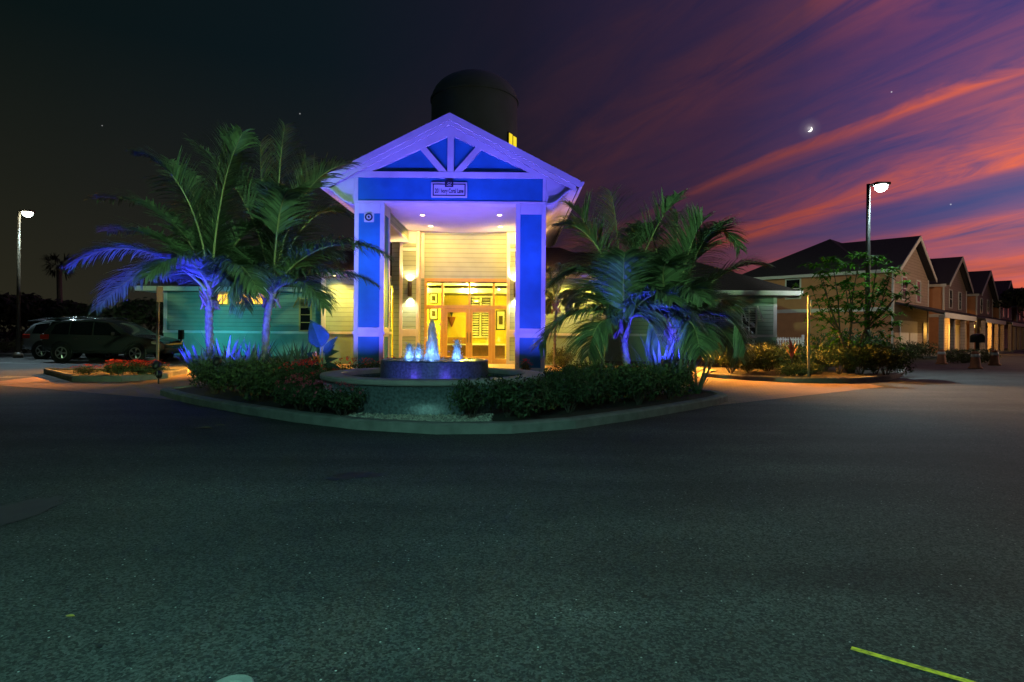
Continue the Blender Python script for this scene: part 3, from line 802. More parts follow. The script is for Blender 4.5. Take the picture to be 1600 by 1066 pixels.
def hip(x0, x1, y0, y1, ze, zr, inx, iny0, iny1, name):
    th = 0.16
    v = [(x0,y0,ze),(x1,y0,ze),(x1,y1,ze),(x0,y1,ze),(x0+inx,iny0,zr),(x1-inx,iny0,zr),(x1-inx,iny1,zr),(x0+inx,iny1,zr)]
    mb = MB().add(v, [(0,1,5,4),(1,2,6,5),(2,3,7,6),(3,0,4,7),(4,5,6,7)])
    r = cb_(mb, name, 'shingle')
    f = MB().ring([(x0-0.03,y0-0.03),(x1+0.03,y0-0.03),(x1+0.03,y1+0.03),(x0-0.03,y1+0.03)],
                  [(x0+0.03,y0+0.03),(x1-0.03,y0+0.03),(x1-0.03,y1-0.03),(x0+0.03,y1-0.03)], ze-0.2, ze+0.012)
    cb_(f, 'fascia', 'white', r)
    cb_(MB().box(x0+0.035, x1-0.035, y0+0.035, y1-0.035, ze-0.13, ze-0.09), 'soffit', 'white', r)
    return r
# the block's roof is split round the portico roof
for s_ in (-1, 1):
    xo = CXB + s_*(EB+0.75); xi = CXB + s_*3.02
    ze, zr = 3.72, 5.1
    v = [(xo,24.2,ze),(xi,24.2,ze),(xi,26.9,zr),(CXB+s_*4.1,26.9,zr),(xo,29.9,ze),(CXB+s_*4.1,29.9,zr),(xi,29.9,zr)]
    r = cb_(MB().add(v, [(0,1,2,3),(0,3,5,4),(3,2,6,5)]), 'side_roof', 'shingle')
    xa, xb = sorted((xo, xi))
    f = MB().box(xa, xb, 24.14, 24.2, ze-0.2, ze+0.01)
    xa2, xb2 = sorted((xo, xo+s_*0.06)); f.box(xa2, xb2, 24.14, 29.9, ze-0.2, ze+0.012)
    cb_(f, 'fascia', 'white', r)
    cb_(MB().box(xa, xb, 24.2, 29.9, ze-0.15, ze-0.11), 'soffit', 'white', r)

# wings
WX, WY = 14.6, 29.0
for s_ in (-1, 1):
    xa, xb = sorted((CXB+s_*(EB+0.0), CXB+s_*WX))
    w = cb_(MB().box(xa, xb, WY, WY+8.5, 1.32, 3.15), 'wing_wall', 'siding')
    cb_(MB().box(xa-0.012, xb+0.012, WY-0.012, WY+8.51, 0, 1.2), 'wing_base', 'stucco', w)
    t = MB().box(xa-0.03, xb+0.03, WY-0.04, WY+8.54, 1.2, 1.32)
    xo = CXB+s_*WX
    xa4, xb4 = sorted((xo+s_*0.02, xo-s_*0.14)); t.box(xa4, xb4, WY-0.025, WY+0.12, 1.32, 3.15)
    cb_(t, 'wing_trim', 'white', w)
r = hip(CXB-WX-0.8, CXB+WX+0.8, WY-0.9, WY+9.3, 3.34, 5.75, 5.1, 33.15, 33.25, 'wing_roof')

def window(px0, px1, py0, py1, d, pane, frame_m='white', mull=1, rows=1, yoff=0.0):
    a, b = P(px0, py0, d), P(px1, py1, d)
    x0, x1, z1, z0 = a.x, b.x, a.z, b.z
    e = 0.07; mb = MB(); yy0, yy1 = d-0.06, d-0.002
    mb.box(x0-e, x0, yy0, yy1, z0-e, z1+e); mb.box(x1, x1+e, yy0, yy1, z0-e, z1+e)
    mb.box(x0, x1, yy0, yy1, z1, z1+e); mb.box(x0, x1, yy0-0.02, yy1, z0-e, z0)
    for i in range(1, mull+1):
        xx = x0+(x1-x0)*i/(mull+1); mb.box(xx-0.02, xx+0.02, yy0+0.02, yy1, z0, z1)
    for i in range(1, rows+1):
        zz = z0+(z1-z0)*i/(rows+1)
        for j in range(mull+1):
            xa = x0+(x1-x0)*j/(mull+1)+0.02; xb = x0+(x1-x0)*(j+1)/(mull+1)-0.02
            mb.box(xa, xb, yy0+0.022, yy1, zz-0.015, zz+0.015)
    w = cb_(mb, 'window', frame_m)
    cb_(MB().box(x0, x1, d-0.03, d-0.008, z0, z1), 'window_pane', pane, w)
    return w, (x0, x1, z0, z1)
def bahama(w, x0, x1, z0, z1, d, drop, out, m='white'):
    """louvred shutter hinged at the head and propped open"""
    mb = MB(); ht = z1 + 0.12; n_ = 9
    L = Vector((0, -out, -drop))
    for xx in (x0-0.1, x1+0.04): 
        mb.add([(xx,d-0.06,ht),(xx+0.06,d-0.06,ht),(xx+0.06,d-0.06-out,ht-drop),(xx,d-0.06-out,ht-drop),
                (xx,d-0.10,ht),(xx+0.06,d-0.10,ht),(xx+0.06,d-0.10-out,ht-drop),(xx,d-0.10-out,ht-drop)],
               [(0,1,2,3),(7,6,5,4),(0,4,5,1),(1,5,6,2),(2,6,7,3),(3,7,4,0)])
    for i in range(n_+1):
        q = i/n_; y = d-0.08-out*q; z = ht-drop*q
        mb.box(x0-0.04, x1+0.04, y-0.035, y+0.02, z-0.012, z+0.006)
    s = cb_(mb, 'shutter', m, w)
    return s
for a, b in ((341,356),(369,389),(393,413)):
    w, q = window(a, b, 457, 475, WY, 'win_on', 'tan', 1, 0)
    bahama(w, *q, WY, 0.25, 0.55)
w, q = window(470, 485, 468, 516, WY, 'houseglass', 'tan', 0, 3); bahama(w, *q, WY, 0.55, 0.7, 'tan')
w, q = window(1160, 1180, 482, 526, WY, 'houseglass', 'white', 1, 2); bahama(w, *q, WY, 0.75, 0.65)
w, q = window(1108, 1124, 482, 526, WY, 'houseglass', 'white', 1, 2); bahama(w, *q, WY, 0.75, 0.65)
# downlights of the portico
for px, py in ((660,336),(780.5,336),(673,353),(782,354)):
    x, y = un(px, py); d = (5.41-EYE)*F/(-y)
    cx = x*d/F
    e = cb_(MB().lathe([(0.0,5.404),(0.075,5.404),(0.075,5.398),(0.0,5.398)], (cx, d, 0), 20, False), 'downlight', 'down_on')
    cb_(MB().lathe([(0.078,5.409),(0.105,5.406),(0.105,5.396),(0.078,5.394)], (cx, d, 0), 20, False), 'downlight_rim', 'white', e)
    back_ = py > 345
    spot((cx, d, 5.38), (cx, d+(1.6 if back_ else .6), 0), 520 if back_ else 1300, (1.0, 0.50, 0.08), 172 if back_ else 108, .35 if back_ else 1.0, 0.06, club)
# small soffit lamps washing the entrance block walls
for s_ in (-1, 1):
    for q in (4.1, 5.2):
        x = CXB+s_*q
        cb_(MB().lathe([(0.0,3.565),(0.07,3.565),(0.07,3.55),(0.0,3.55)], (x, 24.55, 0), 16, False), 'downlight', 'down_on')
        spot((x, 24.55, 3.53), (x, 24.75, 0), 290, (1.0, 0.62, 0.09), 140, 0.9, 0.06, club)
# eave uplight glow on the side soffits of the main roof
for s_ in (-1, 1):
    for y in (21.5, 24.5):
        spot((CXB+s_*3.4, y, 3.9), (CXB+s_*3.75, y+0.2, 6), 90, (1.0, 0.46, 0.17), 120, 0.9, 0.1, club)
# extra eave corner lamps, added as warm fill on the paved drive either side
for s_ in (-1, 1):
    x = CXB+s_*6.35
    cb_(MB().lathe([(0.0,3.565),(0.08,3.565),(0.08,3.55),(0.0,3.55)], (x, 24.35, 0), 16, False), 'downlight', 'down_on')  # added corner lamp, for the warm fill only
    spot((x, 24.35, 3.53), (x+s_*3.2, 18.6, 0), 36000, (1.0, 0.40, 0.05), 58, 1.0, 0.06, club)
# lobby light
for x in (-4.3, -2.0, 0.4):
    point((x, 28.0, 3.2), 1500, (1.0, 0.68, 0.05), 0.15, club)

# ------------------------------------------------------------------ things on and in the clubhouse
def sconce(p, label, up):
    o = thing('wall_lamp', label, 'wall lamp', (p.x, p.y, p.z))
    y = 24.52
    MB().lathe([(0.075,-0.30),(0.085,-0.30),(0.085,0.30),(0.075,0.30),(0.075,-0.30)], (p.x,y,p.z), 20, False).build('housing', 'dark', o, True)
    MB().box(p.x-0.05, p.x+0.05, 24.58, 24.622, p.z-0.09, p.z+0.09).build('back_plate', 'dark', o)
    for dz, lab in ((0.27,1),(-0.27,-1)):
        MB().lathe([(0.0,dz),(0.074,dz),(0.074,dz+0.004),(0.0,dz+0.004)], (p.x,y,p.z), 16, False).build('lens', 'sconce_on', o)
    spot((p.x, y, p.z+0.29), (p.x, y+0.25, p.z+2), up, (1.0,0.62,0.25), 120, 0.8, 0.04, o)
    spot((p.x, y, p.z-0.29), (p.x, y+0.25, p.z-2), 110, (1.0,0.78,0.42), 100, 0.8, 0.04, o)
sconce(P(641, 452, 24.62), 'dark bronze up and down cylinder wall lamp lit on the left pilaster', 260)
q_ = P(641, 452, 24.62)
sconce(Vector((2*CXB-q_.x, q_.y, q_.z)), 'matching cylinder wall lamp on the right pilaster behind the column', 420)  # hidden lamp added to throw warm light on the portico ceiling

def text(s, name, size, loc, m, parent, align='CENTER', ext=0.004, sx=1.0):
    c = bpy.data.curves.new(name, 'FONT'); c.body = s; c.size = size; c.align_x = align; c.align_y = 'CENTER'; c.extrude = ext; c.offset = .0045
    c.materials.append(M[m]); o = bpy.data.objects.new(name, c); COL.objects.link(o)
    o.location = loc; o.rotation_euler = (PI/2, 0, 0); o.scale = (sx, 1, 1)
    bpy.context.view_layer.update()
    me = bpy.data.meshes.new_from_object(o); m2 = bpy.data.objects.new(name, me); COL.objects.link(m2)
    m2.location = o.location; m2.rotation_euler = o.rotation_euler; m2.scale = o.scale
    bpy.data.objects.remove(o); o = m2
    attach(o, parent); return o
def address_sign():
    a, b = P(674, 285, YF), P(730, 309.5, YF)
    x0, x1, z1, z0 = a.x, b.x, a.z, b.z
    y = YF - 0.045; cx, cz = (x0+x1)/2, (z0+z1)/2
    o = thing('address_sign', 'white framed address sign over the portico opening reading 201 Ivory Coral Lane', 'sign', (cx, YF, z0))
    MB().box(x0, x1, y, YF+0.018, z0, z1).build('board', 'signwhite', o, bevel=0.012)
    e, w = 0.05, 0.035; f = MB()
    f.box(x0+e, x1-e, y-0.008, y+0.001, z1-e-w, z1-e); f.box(x0+e, x1-e, y-0.008, y+0.001, z0+e, z0+e+w)
    f.box(x0+e, x0+e+w, y-0.008, y+0.001, z0+e+w, z1-e-w); f.box(x1-e-w, x1-e, y-0.008, y+0.001, z0+e+w, z1-e-w)
    f.build('border', 'signdark', o)
    text('201 Ivory Coral Lane', 'lettering', 0.20, (cx, y-0.006, z0+0.205), 'signdark', o, sx=0.53)
    ez = z1 - 0.03
    pts = [(cx-0.135, ez-0.13), (cx+0.135, ez-0.13), (cx+0.135, ez+0.06), (cx+0.09, ez+0.10), (cx, ez+0.125), (cx-0.09, ez+0.10), (cx-0.135, ez+0.06)]
    em = MB().prism(pts, 'y', y-0.02, y-0.0005).build('emblem', 'signdark', o)
    sp = MB()
    pp = []
    for i in range(26):
        w_ = i/25*2.2*PI; r = 0.015+0.055*i/25
        pp.append((cx+r*math.cos(w_), y-0.024, ez-0.01+r*math.sin(w_)*0.8))
    sp.tube(pp, 0.009, 6)
    sp.tube([(cx-0.08,y-0.024,ez-0.075),(cx,y-0.024,ez-0.095),(cx+0.08,y-0.024,ez-0.075)], 0.008, 6)
    sp.build('shell_mark', 'signwhite', em)
address_sign()
def bell():
    p = P(576.6, 339.5, YF); y = YF+0.0
    o = thing('alarm_bell', 'round dark ringed alarm sounder on a white plate atop the left column', 'alarm', (p.x, YF, p.z))
    MB().box(p.x-0.16, p.x+0.16, y-0.02, y+0.028, p.z-0.16, p.z+0.16).build('plate', 'signwhite', o, bevel=0.03)
    def disc(r0, r1, ya, yb, name, m):
        mb = MB().lathe([(r0,0),(r1,0),(r1,yb-ya),(r0,yb-ya),(r0,0)] if r0 > 0 else [(0,0),(r1,0),(r1,yb-ya),(0,yb-ya)], (0,0,0), 28, False)
        mb.xform(Matrix.Translation((p.x, yb, p.z)) @ Matrix.Rotation(PI/2, 4, 'X'))
        return mb.build(name, m, o)
    disc(0.08, 0.125, y-0.045, y-0.021, 'ring', 'signdark'); disc(0, 0.032, y-0.06, y-0.021, 'striker_cap', 'signdark')
bell()

def picture(px0, px1, py0, py1, d, lab):
    a, b = P(px0, py0, d), P(px1, py1, d)
    o = thing('picture_frame', lab, 'picture', ((a.x+b.x)/2, d, b.z), 'framed pictures in the lobby')
    x0, x1, z0, z1 = a.x, b.x, b.z, a.z; e = 0.06; mb = MB()
    mb.box(x0, x1, d-0.05, d-0.004, z0, z0+e); mb.box(x0, x1, d-0.05, d-0.004, z1-e, z1)
    mb.box(x0, x0+e, d-0.05, d-0.004, z0+e, z1-e); mb.box(x1-e, x1, d-0.05, d-0.004, z0+e, z1-e)
    mb.build('frame', 'dark', o)
    MB().box(x0+e, x1-e, d-0.03, d-0.006, z0+e, z1-e).build('mount', 'signwhite', o)
    MB().box(x0+(x1-x0)*.3, x1-(x1-x0)*.3, d-0.036, d-0.0301, z0+(z1-z0)*.28, z1-(z1-z0)*.28).build('print', 'bark', o)
# partition carrying the pictures, just inside the left sidelight
cb_(MB().box(pxX(668)-1.6, P(689,524,29.5).x, 29.5, 29.62, 0.03, 3.5), 'lobby_partition', 'yellowwall')
picture(671, 684.5, 458, 475, 29.5, 'upper dark framed picture behind the left sidelight')
picture(671, 684.5, 480, 500, 29.5, 'lower dark framed picture behind the left sidelight')
picture(775, 790, 485, 516, 31.0, 'pale framed picture on the lobby wall behind the right sidelight')

def desk():
    a = P(699, 524, 28.6).x; b = P(789, 524, 28.6).x
    o = thing('reception_desk', 'brown wooden reception desk with pale counter inside the lobby', 'desk', ((a+b)/2, 28.6, 0.03))
    MB().box(a, b, 28.6, 29.2, 0.03, 0.72).build('front_panel', 'wood', o)
    MB().box(a-0.05, b+0.05, 28.5, 29.25, 0.72, 0.78).build('counter', 'signwhite', o)
    MB().box(a, a+0.95, 28.62, 29.15, 0.78, 1.08).build('raised_ledge', 'wood', o)
desk()

def leaf_strip(mb, p, d, ln, w, droop=0.3, seg=3, up=Vector((0,0,1))):
    """a narrow tapering blade bending down toward its tip"""
    p = Vector(p); d = Vector(d).normalized(); s = d.cross(up)
    if s.length < 1e-3: s = Vector((1,0,0))
    s.normalize(); vs, fs = [], []
    for i in range(seg+1):
        q = i/seg; ww = w*(1-q)**0.7*(0.6+0.4*min(1, q*4)) if i < seg else 0.0015
        vs += [p - s*ww/2, p + s*ww/2]
        p = p + d*ln/seg; d = (d + Vector((0,0,-droop/seg*(1+q)))).normalized()
    for i in range(seg): fs.append((2*i, 2*i+1, 2*i+3, 2*i+2))
    mb.add(vs, fs)

def wall_planter():
    p = P(706, 496, 30.9)
    o = thing('wall_planter', 'terracotta cone planter with green sprigs hung on the lobby wall', 'planter', (p.x, p.y, p.z-0.5))
    MB().lathe([(0.02,-0.5),(0.2,0),(0.22,0.02),(0.18,0.02)], (p.x, 30.77, p.z), 16, True).build('cone', 'terra', o, True)
    mb = MB(); r = random.Random(3)
    for i in range(18):
        w = r.uniform(0, 2*PI); leaf_strip(mb, (p.x,30.77,p.z), (math.cos(w)*.4, math.sin(w)*.3, 1), r.uniform(.4,.75), .05, .5)
    mb.build('sprigs', 'leaf', o)
wall_planter()

# ------------------------------------------------------------------ plants
def leaf_cloud(mb, c, rad, n, sz, r, shell=0.55):
    """small leaf diamonds spread through an ellipsoid"""
    for i in range(n):
        while True:
            v = Vector((r.uniform(-1,1), r.uniform(-1,1), r.uniform(-1,1)))
            if shell*r.random()**0.5 < v.length <= 1: break
        p = Vector(c) + Vector((v.x*rad[0], v.y*rad[1], v.z*rad[2]))
        nrm = (v + Vector((r.uniform(-.8,.8), r.uniform(-.8,.8), r.uniform(-.4,1.0)))).normalized()
        t = nrm.cross(Vector((r.uniform(-1,1), r.uniform(-1,1), r.uniform(-1,1)))).normalized(); b = nrm.cross(t)
        s = sz*r.uniform(.6, 1.3)
        mb.add([p-t*s, p+b*s*.45+nrm*s*.1, p+t*s, p-b*s*.45+nrm*s*.1], [(0,1,2,3)])

def make_shrub(seed, m='leaf', flowers=None, nl=1100, sz=0.05):
    r = random.Random(seed)
    o = thing('shrub', '', 'shrub')
    mb = MB()
    for i in range(9):
        a = r.uniform(0, 2*PI); q = r.uniform(0, .55)
        leaf_cloud(mb, (q*math.cos(a), q*math.sin(a), r.uniform(.30,.62)), (r.uniform(.28,.46),)*2+(r.uniform(.2,.34),), nl//9, sz, r)
    mb.build('foliage', m, o)
    st = MB()
    for i in range(7):
        a = 2*PI*i/7; st.tube([(0.05*math.cos(a),0.05*math.sin(a),0),(.3*math.cos(a),.3*math.sin(a),.5)], [.015,.006], 5)
    st.build('stems', 'bark', o)
    if flowers:
        fb = MB()
        for i in range(flowers[1]):
            a = r.uniform(0, 2*PI); q = r.uniform(0, .75); zz = .92-.55*q*q+r.uniform(-.08,.06)
            leaf_cloud(fb, (q*math.cos(a), q*math.sin(a), zz), (.05,.05,.035), 9, .026, r, .1)
        fb.build('flowers', flowers[0], o)
    return o
protos = {}
def shrub_proto(key):
    if key not in protos:
        sd = {'dark':1,'dark2':2,'red':3,'pink':4,'pale':5,'orange':6}[key]
        m = 'leaf2' if key == 'pale' else 'leaf'
        fl = {'red':('red',20),'pink':('pink',26),'orange':('red',55)}.get(key)
        protos[key] = make_shrub(sd, m, fl)
        protos[key]['_used'] = 0
    return protos[key]
used = set()
def put_shrub(key, x, y, z, s, h, label, group):
    p = shrub_proto(key)
    if key in used: o = copy_tree(p)
    else: used.add(key); o = p
    if '_used' in o: del o['_used']
    o.location = (x, y, z); o.scale = (s, s, h); o.rotation_euler = (0, 0, rnd.uniform(0, 6.28))
    o['label'] = label; o['group'] = group
    return o

def inside(x, y, pts):
    c = False; n = len(pts); j = n-1
    for i in range(n):
        if (pts[i][1] > y) != (pts[j][1] > y) and x < (pts[j][0]-pts[i][0])*(y-pts[i][1])/(pts[j][1]-pts[i][1])+pts[i][0]: c = not c
        j = i
    return c
FC = (P(680, 524, 9.93).x, 9.93)   # fountain centre
FR = 1.76
bed2 = inset([(p[0], p[1]) for p in outline], 0.50)
r_ = random.Random(21)
y = 7.5
GL, GR = 'low shrubs massed in the island bed left of the fountain', 'low shrubs massed in the island bed right of the fountain'
while y < 13.2:
    x = -7.5 + r_.uniform(0, .3)
    while x < 5:
        xx, yy = x + r_.uniform(-.14,.14), y + r_.uniform(-.14,.14)
        x += 0.62
        if not inside(xx, yy, bed2): continue
        if (xx-FC[0])**2 + (yy-FC[1])**2 < (FR+.42)**2: continue
        if -.62 < xx-FC[0] < .55 and yy < FC[1]: continue
        if xx > FC[0] and yy > 10.9 and xx < 1.0: continue
        if yy > 12.2: continue
        left = xx < FC[0]
        h = .62 if yy < 9 else .74
        if left:
            if xx > -4.0 and yy > 9.0: put_shrub('red', xx, yy, .1, .66, .70, 'flowering shrub with red blooms beside the bird of paradise plant', GL)
            elif xx > -3.9: put_shrub(('pink','pale')[r_.random() < .4], xx, yy, .1, .62, h, 'low shrub with sparse pink flowers in front of the fountain, left side', GL)
            else: put_shrub(('dark','dark2')[r_.random() < .5], xx, yy, .1, .66, h+.04, 'dark clipped shrub in the left half of the island bed below the palms', GL)
        else:
            put_shrub(('dark','dark2')[r_.random() < .5], xx, yy, .1, .64, h+.02, 'dark clipped shrub in the right half of the island bed below the palms', GR)
    y += 0.60

for a_ in (150, 166, 182, 198, 214, 229, 243, 290, 304, 319, 334, 350, 6, 22):
    w = R(a_); rr_ = FR + .40; left = 90 < a_ < 270
    put_shrub(('pink' if left else ('dark','dark2')[a_ % 2]), FC[0]+rr_*math.cos(w), FC[1]+rr_*math.sin(w), .08, .48, .52 if left else .72,
        'low shrub with sparse pink flowers in front of the fountain, left side' if left else 'dark clipped shrub in the right half of the island bed below the palms', GL if left else GR)

# gravel in front of the fountain
def gravel():
    mb = MB(); r = random.Random(5)
    for i in range(2600):
        x = FC[0] + r.uniform(-.95, 1.0); y = r.uniform(7.3, 8.35)
        if (x-FC[0])**2+(y-FC[1])**2 < FR**2 or not inside(x, y, inset([(p[0], p[1]) for p in outline], .18)): continue
        s = r.uniform(.012, .03); c = Vector((x, y, .10+s*.5))
        vs = [c+Vector((r.uniform(.7,1.2)*s*a, r.uniform(.7,1.2)*s*b, r.uniform(.6,1)*s*q)) for a,b,q in ((1,0,0),(-1,0,0),(0,1,0),(0,-1,0),(0,0,1),(0,0,-1))]
        mb.add(vs, [(0,2,4),(2,1,4),(1,3,4),(3,0,4),(2,0,5),(1,2,5),(3,1,5),(0,3,5)])
    kind(mb.build('gravel', 'gravel'), 'stuff', 'pale grey gravel between the kerb and the fountain wall')
gravel()

# ------------------------------------------------------------------ fountain
def fountain():
    o = thing('fountain', 'round two tier tiled fountain with four blue lit water jets in the island', 'fountain', (FC[0], FC[1], .1))
    c = (FC[0], FC[1], 0)
    MB().lathe([(FR-.02,.02),(FR-.02,.50),(FR-.28,.50),(FR-.28,.15),(.02,.15)], c, 72, False).build('lower_basin', 'mosaic', o, True)
    MB().lathe([(FR-.30,.505),(FR+.02,.505),(FR+.035,.525),(FR+.035,.565),(FR+.015,.585),(FR-.28,.585),(FR-.30,.565),(FR-.30,.505)], c, 72, False).build('basin_rim', 'stone', o)
    MB().lathe([(.02,.47),(FR-.281,.47)], c, 72, False).build('lower_water', 'darkwater', o, True)
    MB().lathe([(.80,.2),(.87,.46),(.87,.78),(.85,.80),(.80,.80),(.80,.70),(.02,.70)], c, 64, False).build('upper_bowl', 'mosaic', o, False)
    mb = MB(); r = random.Random(2); k, n = 48, 10
    vs = [(c[0],c[1],.79)]
    for i in range(1, n+1):
        for j in range(k):
            rr = .80*i/n; w = 2*PI*j/k
            vs.append((c[0]+rr*math.cos(w), c[1]+rr*math.sin(w), .788+r.uniform(-.006,.012)*(1 if i < n else 0)))
    fs = [(0, 1+j, 1+(j+1)%k) for j in range(k)]
    for i in range(n-1):
        for j in range(k): fs.append((1+i*k+j, 1+(i+1)*k+j, 1+(i+1)*k+(j+1)%k, 1+i*k+(j+1)%k))
    mb.add(vs, fs).build('upper_water', 'water', o, True)
    for px, ytop, wb, wt, dd in ((675,499,.155,.05,9.93),(640,536,.085,.03,9.75),(654,537,.075,.03,10.15),(714,531,.085,.03,9.85)):
        b = P(px, 524, dd); top = EYE - un(px, ytop)[1]*dd/F
        prof = []; H = top-.78; rr = random.Random(px)
        for i in range(15):
            q = i/14
            w = (wb*(1-.45*q)*(1-q**4)**.6*(1 if q > .1 else 1.15) + rr.uniform(-.006,.006))*1.12
            prof.append((max(w*.62, .004), .78+H*q))
        mb = MB().lathe(prof, (b.x, dd, 0), 18, False)
        mb.v = [(x+rr.uniform(-.02,.02), y+rr.uniform(-.02,.02), z+rr.uniform(-.01,.01)) for x, y, z in mb.v]
        mb.build('water_jet', 'spray', o, True)
        dp = MB()
        for _ in range(150):
            w = rr.uniform(0, 2*PI); q = wb*rr.uniform(.5, 1.5); zz = .80+H*(rr.random()**2.2)*.95; q *= 1-.5*(zz-.8)/H
            e = rr.uniform(.003, .011); cc = Vector((b.x+q*math.cos(w), dd+q*math.sin(w), zz))
            dp.add([cc+Vector(v)*e for v in ((1,0,0),(-1,0,0),(0,1,0),(0,-1,0),(0,0,1.8),(0,0,-1.8))], [(0,2,4),(2,1,4),(1,3,4),(3,0,4),(2,0,5),(1,2,5),(3,1,5),(0,3,5)])
        kind(dp.build('spray_drops', 'spray', o), 'stuff')
        # under-water lamp in front of each jet
        spot((b.x, dd-.2, .83), (b.x, dd+.04, .83+H*.8), 7.0*(2.2 if H > .4 else 1), (.14,.36,1.0), 75, .9, .03, o)
        point((b.x, dd, .84), 1.3, (.2,.4,1.0), .04, o)
fountain()

# ------------------------------------------------------------------ palms
def bez(p0, p1, p2, p3, t):
    a = 1-t
    return p0*a**3 + p1*3*a*a*t + p2*3*a*t*t + p3*t**3
def make_frond(parent, pts, L, seed, dens=112, droop=0.9, width=.049, curl=1.0):
    r = random.Random(seed)
    p0, p1, p2, p3 = pts
    rc = MB(); N = 14
    cur = [bez(p0,p1,p2,p3,i/N) for i in range(N+1)]
    rc.tube(cur, [.026*(1-i/N)+.004 for i in range(N+1)], 6)
    f = rc.build('frond', 'rachis', parent, True)
    lb_ = MB()
    for i in range(dens):
        t = .14 + .86*(i/(dens-1))
        p = bez(p0,p1,p2,p3,t); T = (bez(p0,p1,p2,p3,min(1,t+.02))-bez(p0,p1,p2,p3,max(0,t-.02))).normalized()
        ref = Vector((0,0,1)) if abs(T.z) < .8 else Vector((0,-1,0))
        Sd = T.cross(ref).normalized(); Nn = Sd.cross(T)
        if Nn.z < 0: Nn = -Nn
        ln = L*(.42+.58*math.sin(PI*min(1,(t*.80+.10)))**.8)*(1-.45*max(0,t-.75)/.25)*r.uniform(.85,1.1)
        for s_ in (-1, 1):
            d = Sd*s_*r.uniform(.7,1.0) + T*(.55+.55*t) + Nn*r.uniform(.05,.45)
            leaf_strip(lb_, p, d, ln, width*r.uniform(.8,1.2), droop*r.uniform(.6,1.3), 4, Nn if abs(T.z) < .8 else Vector((0,0,1)))
    lb_.build('leaflets', 'frond', f)
    return f

def palm(label, base, crown, d, trunk_r, fronds, cscale, cx0, cy0, seed, L=.78, name='palm_tree', group=None):
    b = P(base[0], base[1], d); b.z = .08
    c = P(crown[0], crown[1], d)
    o = thing(name, label, 'palm tree', b, group)
    tp = MB(); pts, rads = [], []
    mid = P(base[2], base[3], d) if len(base) > 2 else (b+c)/2
    for i in range(41):
        t = i/40; a = 1-t
        pts.append(b*a*a + mid*2*a*t + c*t*t)
        ring = .017 if i % 3 == 0 else 0
        rads.append(trunk_r*(1.35-.5*min(1,t*3)-.12*t)+ring)
    tp.tube(pts, rads, 14); tp.build('trunk', 'trunk', o, True)
    # ragged fibre boots beneath the crown
    bt = MB(); r = random.Random(seed)
    up = (c-mid).normalized()
    for i in range(16):
        w = r.uniform(0, 2*PI); q = c - up*r.uniform(.0,.38) + Vector((math.cos(w),math.sin(w),0))*trunk_r*.8
        leaf_strip(bt, q, (math.cos(w)*.55, math.sin(w)*.55, 1), r.uniform(.22,.42), .11, .2, 3, Vector((math.cos(w),math.sin(w),.2)))
    for i in range(8):
        w = r.uniform(0, 2*PI); q = c - up*.12
        bt.tube([q, q+Vector((math.cos(w)*.13, math.sin(w)*.13, -.02)), q+Vector((math.cos(w)*.2, math.sin(w)*.2, -.18))], [.03,.035,.01], 6)
    bt.build('leaf_boots', 'boot', o)
    fronds = list(fronds); hx, hy = (crown[0]-cx0)/cscale, (crown[1]-cy0)/cscale
    big = L > .6
    for k in range(5 if big else 0):
        w = PI*(.16+.68*(k+r.random())/5); ln = r.uniform(.62, .85)*400*(.394/cscale)*.95
        tx, ty = hx+math.cos(w)*ln*.95, hy-math.sin(w)*ln*.95+ln*.25
        mx_, my_ = hx+math.cos(w)*ln*.55, hy-math.sin(w)*ln*.75-ln*.10
        fronds.append((r.uniform(.5,2.0), (hx+math.cos(w)*ln*.2, hy-math.sin(w)*ln*.35-ln*.05), (mx_, my_), (tx, ty)))
    for k, fr in enumerate(fronds):
        dz = fr[0]; cps = fr[1:]
        q = []
        for i, (x, y) in enumerate(cps):
            q.append(P(cx0+x*cscale, cy0+y*cscale, d + dz*(i+1)/len(cps)))
        if len(q) == 2: q = [q[0].lerp(c, .4)] + q
        make_frond(o, (c, q[0], q[1], q[2]), L*(1+.08*r.uniform(-1,1)), seed*100+k, droop=.7 if q[2].z > c.z+1 else 1.0)
    return o
k1 = 520/1320
palm('palm nearer the parked car, its crown spreading left over the parking', (337,566,322,520), (329,460), 12.0, .088, [
    (-.6, (470,580),(250,440),(20,600)), (.9, (480,580),(300,560),(130,770)), (.5, (540,520),(400,300),(140,330)),
    (-.4, (560,470),(480,190),(290,150)), (.3, (585,420),(600,180),(650,70)), (-.9, (600,400),(640,200),(705,75)),
    (1.2, (500,600),(420,560),(270,650)), (-1.2, (620,560),(700,540),(770,700)), (1.5, (570,450),(520,260),(420,180)),
    (1.0, (650,520),(740,420),(800,430)), (-1.6, (540,560),(440,520),(330,640)), (1.6,(600,500),(560,330),(520,300)),
    (.6,(520,560),(360,420),(180,460)), (-.5,(630,600),(680,600),(720,760))],
    k1, 100, 180, 11)
palm('palm nearer the portico, fronds reaching across the left column', (420,560,408,515), (426,458), 12.3, .086, [
    (.5, (790,480),(720,270),(510,105)), (-.3, (840,480),(850,200),(875,45)), (-.5, (860,500),(930,220),(1135,190)),
    (.6, (880,520),(980,330),(1115,390)), (-.8, (900,560),(1090,440),(1290,560)), (-.4, (900,630),(1080,580),(1235,670)),
    (-1.5, (840,500),(850,290),(905,300)), (.4, (770,600),(690,490),(530,500)), (-1.0, (780,620),(700,560),(660,720)),
    (.9, (810,480),(770,240),(780,110)), (1.2, (870,560),(960,470),(1100,560)), (-.9, (880,650),(960,620),(1030,760)),
    (1.5, (820,500),(800,300),(760,260)), (.3, (850,480),(910,260),(960,170))],
    k1, 100, 180, 12)
k2 = 400/1184
